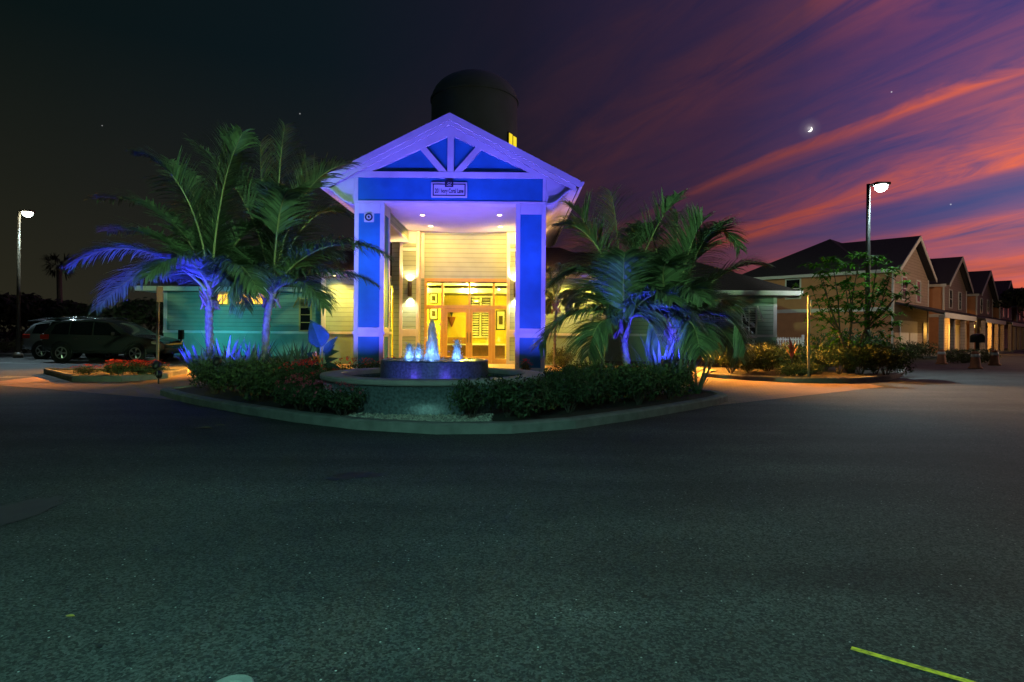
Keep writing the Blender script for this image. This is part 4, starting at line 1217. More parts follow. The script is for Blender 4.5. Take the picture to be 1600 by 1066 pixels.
palm('palm right of the portico with long fronds drooping before the lit wall', (989,573,972,540), (974,506), 12.0, .086, [
    (-.5, (300,590),(130,560),(10,770)), (-.8, (330,620),(260,640),(235,815)), (.3, (330,500),(240,330),(60,490)),
    (-.3, (360,440),(260,190),(105,210)), (.6, (385,420),(370,200),(340,60)), (-1.4, (400,520),(395,420),(402,345)),
    (-.6, (500,560),(640,550),(760,690)), (.9, (440,420),(560,180),(645,75)), (.8, (330,420),(260,220),(150,120)),
    (1.3, (430,430),(440,300),(470,220)), (1.5, (340,520),(250,420),(150,560)), (-1.2, (470,560),(560,480),(620,560)),
    (1.2, (480,520),(560,400),(600,330)), (-.2,(470,600),(520,620),(560,760))],
    k2, 840, 280, 13)
palm('palm farthest right in the island with a dense dark crown', (1043,574,1046,545), (1050,512), 12.4, .095, [
    (.4, (640,480),(640,300),(650,160)), (.6, (700,400),(800,80),(935,320)), (-.6, (720,560),(850,370),(1045,395)),
    (-.4, (740,610),(900,560),(960,780)), (-1.2, (690,610),(740,660),(750,810)), (-.6, (540,560),(460,480),(400,620)),
    (-1.3, (580,520),(560,380),(610,380)), (.9, (760,620),(850,640),(930,830)), (.8, (580,420),(540,260),(500,220)),
    (1.2, (690,450),(760,260),(870,200)), (1.4, (580,460),(560,380),(470,400)), (-1.5, (640,560),(690,440),(760,560)),
    (1.0, (720,560),(860,500),(900,600)), (.2, (660,440),(720,240),(770,190))],
    k2, 840, 280, 14)

# small palm behind the right column, in the warm light
palm('small fan of fronds on a thin palm tucked behind the right column', (867,566,866,530), (869,478), 22.6, .06, [
    (-.4, (50,520),(20,500),(0,560)), (.2, (70,480),(60,440),(45,420)), (.3, (110,470),(130,430),(170,440)), (-.5, (120,520),(150,500),(175,560)),
    (-.3, (95,480),(100,430),(110,400)), (.5, (70,540),(50,560),(40,620)), (.5,(110,540),(130,560),(150,620))],
    k2, 840, 280, 15, L=.4)

# ------------------------------------------------------------------ agaves, bird of paradise, low plants
def make_agave(seed, n=22, ln=.55):
    r = random.Random(seed); o = thing('agave', '', 'agave'); mb = MB()
    for i in range(n):
        w = r.uniform(0, 2*PI); e = r.uniform(.5, 2.4)
        leaf_strip(mb, (0.03*math.cos(w),0.03*math.sin(w),0), (math.cos(w), math.sin(w), e), ln*r.uniform(.7,1.15), .07, .12, 3)
    mb.build('blades', 'agave', o)
    MB().lathe([(.06,0),(.09,.06),(.05,.12)], (0,0,0), 10).build('heart', 'leaf', o)
    return o
ag = [make_agave(1), make_agave(2, 26, .62), make_agave(3, 18, .7)]
agu = set()
def put_agave(k, px, d, z, s, label, group):
    o = ag[k] if k not in agu else copy_tree(ag[k]); agu.add(k)
    p = P(px, 524, d); o.location = (p.x, d, z); o.scale = (s,)*3; o.rotation_euler = (0,0,rnd.uniform(0,6))
    o['label'] = label; o['group'] = group
for i, (px, d, s) in enumerate(((308,11.7,1.0),(318,11.5,.9),(352,11.6,1.05),(368,11.8,1.0),(386,11.6,.95),(402,12.0,1.0),(440,11.8,1.05),(456,11.7,1.0),(472,11.9,.95),(490,12.0,.9))):
    put_agave(i % 3, px, d, .40, s*1.15, 'blue lit spiky agave in the row at the feet of the left palms', 'agaves in the island bed')
for i, (px, d, s) in enumerate(((1012,11.7,.9),(1032,11.6,1.3),(1058,11.6,1.3),(1072,11.9,1.1))):
    put_agave((i+1) % 3, px, d, .34, s, 'blue lit spiky agave in the clump at the feet of the right palms', 'agaves in the island bed')
put_agave(2, 935, 11.6, .18, 1.15, 'dark broad agave left of the right palms against the lit wall', 'agaves in the island bed')
put_agave(2, 1090, 10.9, .18, 1.0, 'dark spiky plant at the right end of the island beside the drive', 'agaves in the island bed')
put_agave(0, 915, 11.3, .18, 0.9, 'small dark agave between the fountain and the lit wall', 'agaves in the island bed')

def big_leaf(mb, base, tip, w, bend, n=8, nrm=Vector((0,-1,0.2)), fold=.12):
    base, tip = Vector(base), Vector(tip); ax = tip-base; s = ax.cross(nrm).normalized(); nn = nrm.normalized()
    vs, fs = [], []
    for i in range(n+1):
        t = i/n; ww = w*1.25*(min(1,(t+.06)*3.2)**.6)*(1-t**2.2)*(.80+.2*math.sin(PI*t)) if i < n else .004
        c = base+ax*t + nn*bend*(t*t)
        vs += [c-s*ww/2+nn*ww*fold, c, c+s*ww/2+nn*ww*fold]
    for i in range(n):
        for j in range(2): fs.append((3*i+j, 3*i+j+1, 3*i+j+4, 3*i+j+3))
    mb.add(vs, fs)
def bird_of_paradise():
    d = 10.9; b = P(503, 585, d)
    o = thing('bird_of_paradise', 'bird of paradise plant with one big upright leaf lit blue beside the fountain', 'plant', (b.x, d, .1))
    st = MB()
    def stem(x, y): 
        q = P(x, y, d); st.tube([(b.x, d, .1), ((b.x+q.x)/2, d, (.1+q.z)/2), q], [.022,.018,.012], 6); return q
    lm = MB()
    q = stem(501, 542); big_leaf(lm, q, P(486, 499, d-.1), .33, -.10, 14, Vector((.5,-1,.1)), .42)
    lm.build('upright_leaf', 'bop', o, False)['label'] = 'large upright leaf glowing blue'
    for sx, sy, tx, ty in ((506,552,527,522),(507,556,530,545),(505,566,528,556),(507,570,533,574),(500,560,478,548),(504,575,520,585),(508,562,522,534)):
        lm = MB(); q = stem(sx, sy); big_leaf(lm, q, P(tx, ty, d+rnd.uniform(-.3,.3)), .13, -.07, nrm=Vector((rnd.uniform(-.3,.3),-.8,.7)))
        lm.build('leaf', 'bop', o, True)
    st.build('stems', 'rachis', o)
    fb = MB()
    for x, y in ((494,558),(497,562),(499,568),(491,562)):
        q = P(x, y, d-.2)
        for i in range(5): leaf_strip(fb, q, (rnd.uniform(-.6,.6), -.3, 1), .12, .035, .3, 2)
    fb.build('flower', 'orange', o)
    spot(P(488, 560, 10.1), P(496, 518, d), 230, (.03,.06,1.0), 60, .7, .03, o)
bird_of_paradise()

kind(patch('road_patch', 4, 806, .22, .44, 'oil', seed=9, k=26))  # shade on the road at the left edge, painted as a flat dark shape
# small rim plants: red blooms beside the left column and croton at the right column
p = P(566, 570, 17.0); put_shrub('red', p.x, 17.6, .0, .5, .55, 'small pot of red blooms at the foot of the left column', 'flowering plants round the portico')
p = P(822, 570, 17.5); put_shrub('orange', p.x, 18.6, .0, .35, .5, 'little red leaved plant at the foot of the right column', 'flowering plants round the portico')
# pale lit shrubs by the right wall
for px, d, s in ((868,23.2,.75),(884,23.4,.8),(880,22.4,.6)):
    p = P(px, 524, d); put_shrub('pale', p.x, d, .0, s, s*1.25, 'bright yellow green shrub against the lit wall right of the portico', 'shrubs along the right wall')
# flowering row in the left parking island
for i, px in enumerate((140,172,192,208,224,240)):
    p = P(px, 524, 15.4); put_shrub('orange', p.x, 15.3+.2*(i % 2), .1, .5, .42 if i else .3,
        'small dark shrub at the left tip of the parking island' if i == 0 else 'low red flowering shrub in the parking island row', 'low shrubs in the parking island')
# right-hand bed planting
r_ = random.Random(8)
for i in range(34):
    px = r_.uniform(1098, 1300); d = r_.uniform(16.6, 24.5)
    x = P(px, 524, d).x
    if not inside(x, d, inset([(q[0], q[1]) for q in rb_all], .7)): continue
    low = d < 18
    put_shrub(('dark','dark2','pale','orange')[r_.randrange(4)] if low else ('dark','dark2')[i % 2], x, d, .1, r_.uniform(.5,.7) if low else .95, .45 if low else r_.uniform(.9,1.3),
              'low mixed shrub along the kerb of the right bed' if low else 'dark shrub standing before the right wing', 'shrubs in the right bed')
for px, d, s, h in ((1385,17.8,.95,1.15),(1368,18.6,.9,1.2),(1345,18.4,.9,1.1),(1312,18.6,.9,1.15),(1326,20.0,1.1,1.7),(1290,20.4,1.1,1.6),(1350,21,1.1,1.7)):
    x = P(px, 524, d).x; put_shrub('dark' if h < 1.3 else 'dark2', x, d, .1, s, h,
        'rounded green bush at the right corner of the bed' if px == 1385 else 'dark bush massed under the young tree near the lamp pole', 'shrubs in the right bed')
def ti_plant():
    p = P(1237, 560, 19.0); o = thing('ti_plant', 'red leaved upright plant among the right bed shrubs', 'plant', (p.x, 19.0, .1))
    st = MB().tube([(p.x,19,.1),(p.x+.02,19,.9)], [.02,.012], 6); st.build('stem', 'bark', o)
    mb = MB(); r = random.Random(4)
    for i in range(20):
        w = r.uniform(0,2*PI); leaf_strip(mb, (p.x, 19, r.uniform(.5,.95)), (math.cos(w)*.6, math.sin(w)*.6, 1.2), r.uniform(.3,.5), .09, .35)
    M['ti'] = mat('ti_leaves', (0.20, 0.025, 0.03), 0.5, 0.4, 8, island=0.5); mb.build('leaves', 'ti', o)
ti_plant()
o = MB()
r_ = random.Random(31)
for i in range(150):
    x_ = -62 + i*.42; leaf_cloud(o, (x_, 58+r_.uniform(-2,2), r_.uniform(.3,1.0)), (1.0,1.2,r_.uniform(.9,1.6)), 45, .26, r_, .2)
kind(o.build('undergrowth', 'darkleaf'), 'stuff', 'dark mass of undergrowth along the far edge of the parking')
# hedge by the cars
for i in range(7):
    put_shrub('pale', -27.0+i*1.15, 30.8+.2*(i % 2), .1, .85, .95, 'pale leaved bush in the verge behind the parked cars', 'bushes behind the parked cars')

# ------------------------------------------------------------------ trees
def limb(mb, p, d, ln, r0, depth, ends, r):
    pts, rads = [Vector(p)], [r0]; q = Vector(p); d = Vector(d).normalized()
    for i in range(4):
        d = (d + Vector((r.uniform(-.25,.25), r.uniform(-.25,.25), r.uniform(-.05,.2)))).normalized()
        q = q + d*ln/4; pts.append(q.copy()); rads.append(r0*(1-.16*(i+1)))
    mb.tube(pts, rads, 6)
    if depth == 0: ends.append(q); return
    for i in range(r.choice((2,3))):
        nd = (d + Vector((r.uniform(-.9,.9), r.uniform(-.9,.9), r.uniform(-.2,.5)))).normalized()
        limb(mb, q if i else pts[3], nd, ln*r.uniform(.6,.8), r0*.45, depth-1, ends, r)
def tree(label, x, y, z, h, seed, leaf_m, per=150, sz=.12, spread=.7, group=None, name='tree', cl=.55, depth=2, low=.30):
    r = random.Random(seed); o = thing(name, label, 'tree', (x, y, z), group)
    tb, cbm, ends = MB(), MB(), []
    tb.tube([(x,y,z-.05),(x+r.uniform(-.05,.05),y,z+h*low*.6),(x+r.uniform(-.1,.1),y,z+h*(low+.06))], [h*.022, h*.016, h*.014], 9)
    for i in range(4):
        w = 2*PI*i/4+r.uniform(-.4,.4)
        limb(tb, (x, y, z+h*(low+.02*i)), (math.cos(w)*spread, math.sin(w)*spread, .8), h*.24, h*.009, depth, ends, r)
    tb.build('trunk', 'bark', o, True)
    for e in ends:
        leaf_cloud(cbm, e+Vector((0,0,.05)), (cl*r.uniform(.7,1.2), cl*r.uniform(.7,1.2), cl*.6*r.uniform(.7,1.1)), per, sz, r, .2)
    cbm.build('crown', leaf_m, o)
    return o
def young_tree():
    d = 19.0; x = P(1330, 524, d).x
    r = random.Random(42); o = thing('young_tree', 'young loose leaved tree bright green on top beside the lamp pole', 'tree', (x, d, .1))
    tb, cr = MB(), MB()
    b = Vector((x, d, .1))
    tips = [(1275,415),(1300,405),(1345,398),(1372,402),(1395,420),(1418,442),(1290,470),(1320,440),(1350,430),(1375,455),(1402,462),(1268,450),(1330,478),(1362,490),(1300,500),(1392,490),(1318,412),(1345,460),(1285,432)]
    forks = []
    for k, (fx, fy) in enumerate(((1312,520),(1330,505),(1352,515))):
        f = P(fx, fy, d + (k-1)*.25); m = b.lerp(f, .5) + Vector((r.uniform(-.08,.08), 0, 0))
        tb.tube([b+Vector(((k-1)*.05,0,0)), m, f], [.06,.045,.035], 8); forks.append(f)
    def tuft(q, n, l0, l1):
        for j in range(n):
            a = r.uniform(0, 2*PI)
            leaf_strip(cr, q, (math.cos(a), math.sin(a), r.uniform(-.5,.6)), r.uniform(l0, l1), .085, .8, 2)
    for i, t in enumerate(tips):
        e = P(t[0], t[1], d + r.uniform(-1.0, 1.0))
        f = min(forks, key=lambda q: abs(q.x-e.x)); m = f.lerp(e, .5) + Vector((r.uniform(-.12,.12), r.uniform(-.1,.1), -.12))
        tb.tube([f, m, e], [.026,.017,.007], 6)
        tuft(e, 34, .18, .38)
        for k in range(7):
            w = r.uniform(0, 2*PI); tuft(e + Vector((math.cos(w)*r.uniform(.1,.38), math.sin(w)*.38, r.uniform(-.35,.08))), 12, .15, .3)
        tuft(m, 22, .16, .32)
    for k in range(120):
        tuft(P(r.gauss(1332, 34), r.uniform(440,560), d+r.uniform(-.9,.9)), 11, .15, .3)
    tb.build('trunk', 'bark', o, True); cr.build('crown', 'treeleaf', o)
young_tree()
GB = 'dark trees on the skyline beyond the parking'
LABT = ['rounded dark tree at the left picture edge beyond the lamp', 'low dark tree beyond the parked cars', 'bushy dark tree between the lamp and the tall fan palm',
        'dark tree behind the clubhouse left corner', 'dark spreading tree left of the fan palm', 'dark tree just left of the teal wall']
for i, (px, d, h) in enumerate(((10,52,6.4),(105,50,5.0),(65,58,6.5),(235,56,6.0),(40,48,5.2),(170,50,4.8))):
    tree(LABT[i], P(px,524,d).x, d, -.03, h, 60+i, 'darkleaf', 70, .28, .9, GB, cl=1.5, low=.12)
for i, (px, d, h, lab) in enumerate(((1612,66,8,'dark tree at the far end of the townhouse row'),(1588,100,9,'distant dark tree beyond the last townhouse'),(1650,80,10,'tall dark tree at the right picture edge'))):
    tree(lab, P(px,524,d).x, d, -.03, h, 80+i, 'darkleaf', 70, .3, .8, 'dark trees beyond the townhouses', cl=1.4)
def fan_palm():
    d = 50; c = P(92, 415, d); r = random.Random(9)
    o = thing('fan_palm', 'tall fan palm silhouette on the dark skyline above the cars', 'palm tree', (c.x, d, 0))
    MB().tube([(c.x,d,-.05),(c.x+.1,d,c.z*.5),(c.x,d,c.z)], [.25,.2,.18], 8).build('trunk', 'trunk', o, True)
    mb = MB()
    for i in range(34):
        w = r.uniform(0,2*PI); e = r.uniform(-.7,1.2); dr = Vector((math.cos(w), math.sin(w), e)).normalized()
        hub = c + dr*r.uniform(.5,.9)
        for j in range(12):
            a = Vector((r.uniform(-1,1), r.uniform(-1,1), r.uniform(-1,1)))*.7
            leaf_strip(mb, hub, dr+a, .8, .12, .6, 2)
    mb.build('crown', 'darkleaf', o)
fan_palm()

# ------------------------------------------------------------------ street lamps
def street_lamp(label, px, py_lamp, d, pole_m, power, col, arm, aim=None, cone=138):
    top = P(px, py_lamp, d)
    o = thing('street_lamp', label, 'street lamp', (top.x, d, 0), 'lamps along the drive')
    MB().tube([(top.x,d,0),(top.x,d,top.z*.5),(top.x,d,top.z+.05)], [.085,.075,.06], 12).build('pole', pole_m, o, True)
    MB().lathe([(.2,0),(.2,.12),(.14,.2),(.09,.25)], (top.x,d,0), 20).build('base', pole_m, o, True)
    hx = top.x+arm
    MB().tube([(top.x,d,top.z),(top.x+arm*.5,d,top.z+.05),(hx,d,top.z+.04)], .03, 8).build('arm', pole_m, o, True)
    h = MB().box(hx-.12, hx+.38 if arm > 0 else hx+.12, d-.16, d+.16, top.z+.0, top.z+.1) if arm > 0 else MB().box(hx-.38, hx+.12, d-.16, d+.16, top.z, top.z+.1)
    hd = h.build('lamp_head', pole_m, o, bevel=.02)
    x0, x1 = (hx-.08, hx+.34) if arm > 0 else (hx-.34, hx+.08)
    MB().lathe([(.0,-.20),(.10,-.185),(.18,-.11),(.20,0)], ((x0+x1)/2, d, top.z-.002), 20, False).build('lens', 'lamp_on', hd, True)
    if aim: spot(((x0+x1)/2, d, top.z-.3), aim, power, col, cone, .9, .12, o)
    else: point(((x0+x1)/2, d, top.z-.3), power, col, .12, o)
    return o
street_lamp('tall lamp post standing by the townhouses at the right', 1357, 290, 20.8, 'pole', 1800, (.62,.88,.92), .30, (14.5,16,0), 136)
o = bpy.data.objects['street_lamp']
spot((12.65,20.8,6.1), (20,40,3.2), 2600, (.85,.92,.9), 66, .9, .12, o)
street_lamp('pale lamp post beyond the parked cars at the far left', 30, 332, 28.0, 'polegrey', 1300, (.60,.88,1.0), .25, (-20,25,0), 112)
# the lamp that lights the foreground, behind the photographer
o = thing('street_lamp', 'street lamp behind the viewpoint lighting the near asphalt', 'street lamp', (-1.2, -4.5, 0), 'lamps along the drive')
MB().tube([(-1.2,-4.5,0),(-1.2,-4.5,5.2)], [.085,.06], 12).build('pole', 'pole', o, True)
MB().tube([(-1.2,-4.5,5.2),(-1.2,-4.2,5.3),(-1.2,-3.7,5.3)], .03, 8).build('arm', 'pole', o, True)
MB().box(-1.4,-1.0,-3.9,-3.3,5.26,5.38).build('lamp_head', 'pole', o, bevel=.02)
MB().lathe([(.0,-.08),(.12,-.03),(.14,0)], (-1.2,-3.6,5.258), 20, False).build('lens', 'lamp_on', o)
spot((-1.2,-3.6,5.1), (-.6,-.1,0), 3000, (.32,1.0,.84), 98, 1.0, .15, o)
o = thing('street_lamp', 'second street lamp farther behind the viewpoint', 'street lamp', (1.5, -15.2, 0), 'lamps along the drive')
MB().tube([(1.5,-15.2,0),(1.5,-15.2,6)], [.085,.06], 12).build('pole', 'pole', o, True)
MB().box(1.3,1.7,-15.2,-14.6,5.96,6.08).build('lamp_head', 'pole', o, bevel=.02)
MB().lathe([(.0,-.08),(.12,-.03),(.14,0)], (1.5,-14.8,5.958), 20, False).build('lens', 'lamp_on', o)
spot((1.5,-14.7,5.8), (-2,11,2.5), 420, (.42,1.0,.66), 56, .9, .15, o)
for xl, tx, tz, cone, w_ in ((6.5, -5.8, 3.9, 19, 'left'), (-9.5, 3.0, 3.3, 15, 'right')):  # narrow fill spots added to brighten the palms, on unseen posts
    o = thing('street_lamp', 'street lamp far behind the viewpoint shining on the %s palms' % w_, 'street lamp', (xl, -13.5, 0), 'lamps along the drive')
    MB().tube([(xl,-13.5,0),(xl,-13.5,6)], [.085,.06], 12).build('pole', 'pole', o, True)
    MB().box(xl-.2,xl+.2,-13.6,-12.9,5.96,6.08).build('lamp_head', 'pole', o, bevel=.02)
    MB().lathe([(.0,-.08),(.12,-.03),(.14,0)], (xl, -13.1, 5.958), 20, False).build('lens', 'lamp_on', o)
    spot((xl,-13.0,5.8), (tx,12,tz), 21000, (.52,1.0,.50), cone, .8, .15, o)

o = thing('street_lamp', 'street lamp out at the right lighting the townhouse fronts', 'street lamp', (36, 31, 0), 'lamps along the drive')
MB().tube([(36,31,0),(36,31,6.5)], [.085,.06], 12).build('pole', 'pole', o, True)
MB().box(35.4,36.1,30.85,31.15,6.46,6.58).build('lamp_head', 'pole', o, bevel=.02)
MB().lathe([(.0,-.12),(.15,-.06),(.18,0)], (35.6,31,6.458), 20, False).build('lens', 'lamp_on', o)
point((35.6,31,6.1), 2600, (1.0,.70,.45), .15, o)

# ------------------------------------------------------------------ blue flood lights
BLUE = (.13,.105,1.0)
PBLUE = (.035,.035,1.0)
def flood(label, loc, targets, power, ang=60, col=BLUE, group='blue floodlights in the planting beds'):
    loc = Vector(loc); o = thing('floodlight', label, 'floodlight', loc, group)
    t = (Vector(targets)-loc).normalized()
    q = t.to_track_quat('Z', 'Y').to_matrix().to_4x4()
    mx = Matrix.Translation(loc+Vector((0,0,.14))) @ q
    MB().lathe([(.03,-.10),(.055,-.06),(.07,.03),(.06,.03),(.05,.0)], (0,0,0), 16).xform(mx).build('housing', 'black', o, True)
    MB().lathe([(.0,.012),(.058,.012)], (0,0,0), 16, False).xform(mx).build('lens', 'blue_on', o)
    MB().tube([loc-Vector((0,0,.06)), loc+Vector((0,0,.1))], .014, 6).build('stake', 'black', o)
    spot(loc+Vector((0,0,.14))+t*.06, targets, power, col, ang, .6, .05, o)
for q_, w_ in ((-1, 'left'), (1, 'right')):
    flood('blue floodlight on the drive edge straight before the %s column' % w_, (CXB+q_*2.62, 16.0, .06), (CXB+q_*2.62, 19.4, 3.1), 950, 74)
    flood('blue floodlight behind the fountain aimed at the %s slope of the gable' % w_, (CXB+q_*1.7, 14.4, .06), (CXB+q_*1.55, 19.4, 7.1), 2300, 64)
flood('blue floodlight at the root of the leftmost palm', (-6.3,10.8,.50), (-5.95,12.05,2.1), 380, 110, PBLUE)
flood('blue floodlight left of the leftmost palm shining into its crown', (-6.62,11.4,.30), (-7.6,12.2,3.4), 1300, 100, PBLUE)
flood('blue floodlight at the root of the palm by the portico', (-5.3,10.95,.56), (-4.9,12.3,2.1), 320, 105, PBLUE)
flood('blue floodlight at the root of the palm right of the portico', (2.75,10.8,.58), (2.45,12.05,1.9), 330, 105, PBLUE)
flood('blue floodlight among the agaves at the rightmost palm', (2.95,11.5,.48), (3.25,12.4,2.6), 480, 105, PBLUE)
for q_, w_ in ((-.5, 'left'), (.5, 'right')):
    flood('blue floodlight in the lower basin before the fountain bowl, %s one' % w_, (FC[0]+q_,8.62,.34), (FC[0]+q_*.8,9.2,.62), 11, 160, (.12,.08,1.0))

# teal bollard flood by the left wing
o = thing('garden_light', 'short post light before the teal wall behind the car', 'garden light', (P(283,524,25.6).x, 25.6, .1))
p = P(283, 524, 25.6)
MB().tube([(p.x,25.6,.1),(p.x,25.6,1.0)], .03, 8).build('post', 'black', o)
MB().box(p.x-.1, p.x+.1, 25.52, 25.68, .92, 1.32).build('lamp_housing', 'black', o, bevel=.02)
MB().box(p.x-.08, p.x+.08, 25.681, 25.69, .96, 1.28).build('lens', 'sconce_on', o)
spot((p.x, 25.72, 1.15), (p.x+1.2, 29, 1.5), 260, (.03,.85,1.0), 150, 1.0, .1, o)

# ------------------------------------------------------------------ sign posts
def sign_post(label, px, pyt, pyb, d, m, plate):
    t = P(px, pyt, d); b = P(px, pyb, d)
    o = thing('sign_post', label, 'sign', (t.x, d, .1))
    MB().box(t.x-.03, t.x+.03, d-.02, d+.02, .05, t.z).build('post', m, o, bevel=.004)
    x, w, z1, z0, rot = plate
    mb = MB().box(-w/2, w/2, -.052, -.04, z0, z1)
    mb.box(-w*.3, w*.3, -.04, .0, (z0+z1)/2-.03, (z0+z1)/2+.03)
    mb.xform(Matrix.Translation((t.x, d, 0)) @ Matrix.Rotation(rot, 4, 'Z'))
    mb.build('sign_plate', 'steel', o)
sign_post('pale metal sign post seen edge on in front of the parked car', 247, 448, 566, 15.8, 'steel', (0,.24,2.40,2.0,R(84)))
sign_post('thin metal sign post with small plate in the right bed', 1264, 462, 588, 17.0, 'steel', (0,.26,2.25,1.85,R(70)))

# ------------------------------------------------------------------ cars
def car(label, X, Y, rot, paint):
    o = thing('parked_car', label, 'car')
    Lc, W = 4.95, .96
    # stations: x, half width, z bottom, z belt, z roof(or None), roof half width
    prof = [(0.0,.78,.52,.92,.98),(0.08,.86,.42,.98,1.10),(0.35,.92,.36,1.05,1.56),(0.75,.95,.34,1.06,1.70),(1.5,.96,.32,1.05,1.75),(2.3,.96,.32,1.03,1.74),
            (2.95,.96,.32,1.01,1.62),(3.45,.96,.32,1.0,1.28),(3.75,.95,.32,.99,1.08),(4.3,.92,.33,.95,1.01),(4.7,.86,.36,.86,.92),(4.9,.74,.42,.74,.79),(4.97,.62,.48,.64,.68)]
    vs, fs = [], []
    for x, w, zb_, zl, zr in prof:
        cab = max(0, (zr-zl-.1))/.65
        wr = w*(1-.24*min(1, cab))
        half = [(w*.80, zb_), (w*.97, zb_+.06), (w, (zb_+zl)/2), (w*.975, zl), (wr*1.0+.02, zl+(zr-zl)*.86), (wr*.88, zl+(zr-zl)*.985), (wr*.4, zr)]
        ring = [(x, -a, z) for a, z in half] + [(x, a, z) for a, z in half[::-1]]
        vs += ring
    k = 14
    for i in range(len(prof)-1):
        for j in range(k): fs.append((i*k+j, (i+1)*k+j, (i+1)*k+(j+1)%k, i*k+(j+1)%k))
    fs.append(tuple(range(k))); fs.append(tuple(range((len(prof)-1)*k, len(prof)*k))[::-1])
    mb = MB().add(vs, fs)
    body = mb.build('body', paint, o, True)
    su = body.modifiers.new('subsurf', 'SUBSURF'); su.levels = 2; su.render_levels = 2
    # side glass
    for s_ in (-1, 1):
        for pts in ([(.52,1.12),(.62,1.50),(1.20,1.60),(1.22,1.10)], [(1.28,1.10),(1.26,1.60),(2.12,1.61),(2.18,1.08)], [(2.25,1.08),(2.19,1.61),(2.72,1.57),(3.32,1.14),(3.34,1.07)]):
            vv = []
            for x, z in pts:
                q = (z-1.06)/.62; yy = .945 - .20*q + .012
                vv.append((x, s_*yy, z))
            vi = [(x, y-s_*.05, z) for x, y, z in vv]; n = len(vv)
            MB().add(vv+vi, [tuple(range(n)), tuple(range(n, 2*n))[::-1]]+[(i,(i+1)%n,n+(i+1)%n,n+i) for i in range(n)]).build('side_window', 'cglass', o)
        # roof rail, mirror, lower trim, handles
        MB().tube([(.6,s_*.66,1.74),(.8,s_*.68,1.79),(2.3,s_*.68,1.80),(2.55,s_*.66,1.73)], .02, 8).build('roof_rail', 'chrome', o, True)
        m_ = MB().lathe([(.02,-.08),(.075,-.06),(.085,.0),(.075,.07),(.02,.09)], (0,0,0), 12)
        m_.xform(Matrix.Translation((3.12, s_*1.06, 1.13)) @ Matrix.Diagonal((.8,1.3,1,1))); m_.build('wing_mirror', paint, o, True)
        MB().box(.9,3.9,s_*.95-.02,s_*.95+.02,.36,.44).build('sill_trim', 'black', o, bevel=.01)
        for hx in (1.45, 2.35): MB().box(hx,hx+.2,s_*.972-.015,s_*.972+.015,.93,.96).build('door_handle', 'chrome', o, bevel=.006)
        for wx in (.98, 3.95):
            t = MB().lathe([(.20,-.11),(.33,-.115),(.365,-.08),(.37,0),(.365,.08),(.33,.115),(.20,.11)], (0,0,0), 32)
            mx = Matrix.Translation((wx, s_*.86, .37)) @ Matrix.Rotation(PI/2, 4, 'X')
            wh = t.xform(mx).build('wheel', 'rubber', o, True)
            rb_ = MB().lathe([(.0,.05),(.06,.05),(.06,.03)], (0,0,0), 16)
            rb_.lathe([(.205,-.02),(.24,-.02),(.24,.03),(.205,.03),(.205,-.02)], (0,0,0), 32, False)
            for i in range(5):
                for e in (-.11, .11):
                    a = 2*PI*i/5+e
                    rb_.tube([(.05*math.cos(a),.05*math.sin(a),.035),(.215*math.cos(a),.215*math.sin(a),.03)], .016, 5)
            fl = Matrix.Translation((0, s_*.09, 0)) @ (mx if s_ < 0 else mx @ Matrix.Rotation(PI, 4, 'X'))
            rb_.xform(fl).build('rim', 'alloy', wh)
            ar = MB().lathe([(.385,-.02),(.44,-.02),(.44,.02),(.385,.02),(.385,-.02)], (0,0,0), 36, False)
            ar.xform(Matrix.Translation((wx, s_*.955, .39)) @ Matrix.Rotation(PI/2, 4, 'X')).build('wheel_arch', 'black', o, True)
            well = MB().lathe([(.0,-.03),(.40,-.03),(.40,.008),(.0,.008)], (0,0,0), 36, False)
            well.xform(Matrix.Translation((wx, s_*.945, .39)) @ Matrix.Rotation(PI/2, 4, 'X')).build('wheel_well', 'rubber', o)
        MB().box(.06,.42,s_*.86-.05,s_*.86+.05,.90,1.10).build('tail_light', 'taillight', o, bevel=.03)
        MB().box(4.42,4.80,s_*.80-.07,s_*.80+.06,.74,.88).build('headlight', 'lampglass', o, bevel=.03)
    # windscreen, rear glass, spoiler, bumpers
    MB().add([(2.83,-.68,1.62),(2.83,.68,1.62),(3.62,.80,1.10),(3.62,-.80,1.10),(2.80,-.68,1.56),(2.80,.68,1.56),(3.58,.80,1.04),(3.58,-.80,1.04)],
             [(0,1,2,3),(7,6,5,4),(0,4,5,1),(1,5,6,2),(2,6,7,3),(3,7,4,0)]).build('windscreen', 'cglass', o)
    MB().add([(.34,-.62,1.60),(.34,.62,1.60),(.07,.74,1.12),(.07,-.74,1.12),(.40,-.62,1.56),(.40,.62,1.56),(.13,.74,1.08),(.13,-.74,1.08)],
             [(3,2,1,0),(4,5,6,7),(1,5,4,0),(2,6,5,1),(3,7,6,2),(0,4,7,3)]).build('rear_window', 'cglass', o)
    MB().add([(.10,-.66,1.68),(.10,.66,1.68),(.62,.70,1.76),(.62,-.70,1.76),(.10,-.66,1.65),(.10,.66,1.65),(.62,.70,1.70),(.62,-.70,1.70)],
             [(3,2,1,0),(4,5,6,7),(1,5,4,0),(2,6,5,1),(3,7,6,2),(0,4,7,3)]).build('spoiler', paint, o, bevel=.012)
    MB().box(-.03,.2,-.80,.80,.42,.62).build('rear_bumper', paint, o, bevel=.05)
    MB().box(4.78,5.0,-.70,.70,.36,.56).build('front_bumper', 'black', o, bevel=.05)
    o.location = (X, Y, 0); o.rotation_euler = (0, 0, rot)
    return o
car('glossy black suv parked side on before the teal wall', -18.75, 25.0, R(-1.5), 'carpaint')
car('silver suv half hidden behind the black one', -21.4, 27.4, R(-1.5), 'carsilver')

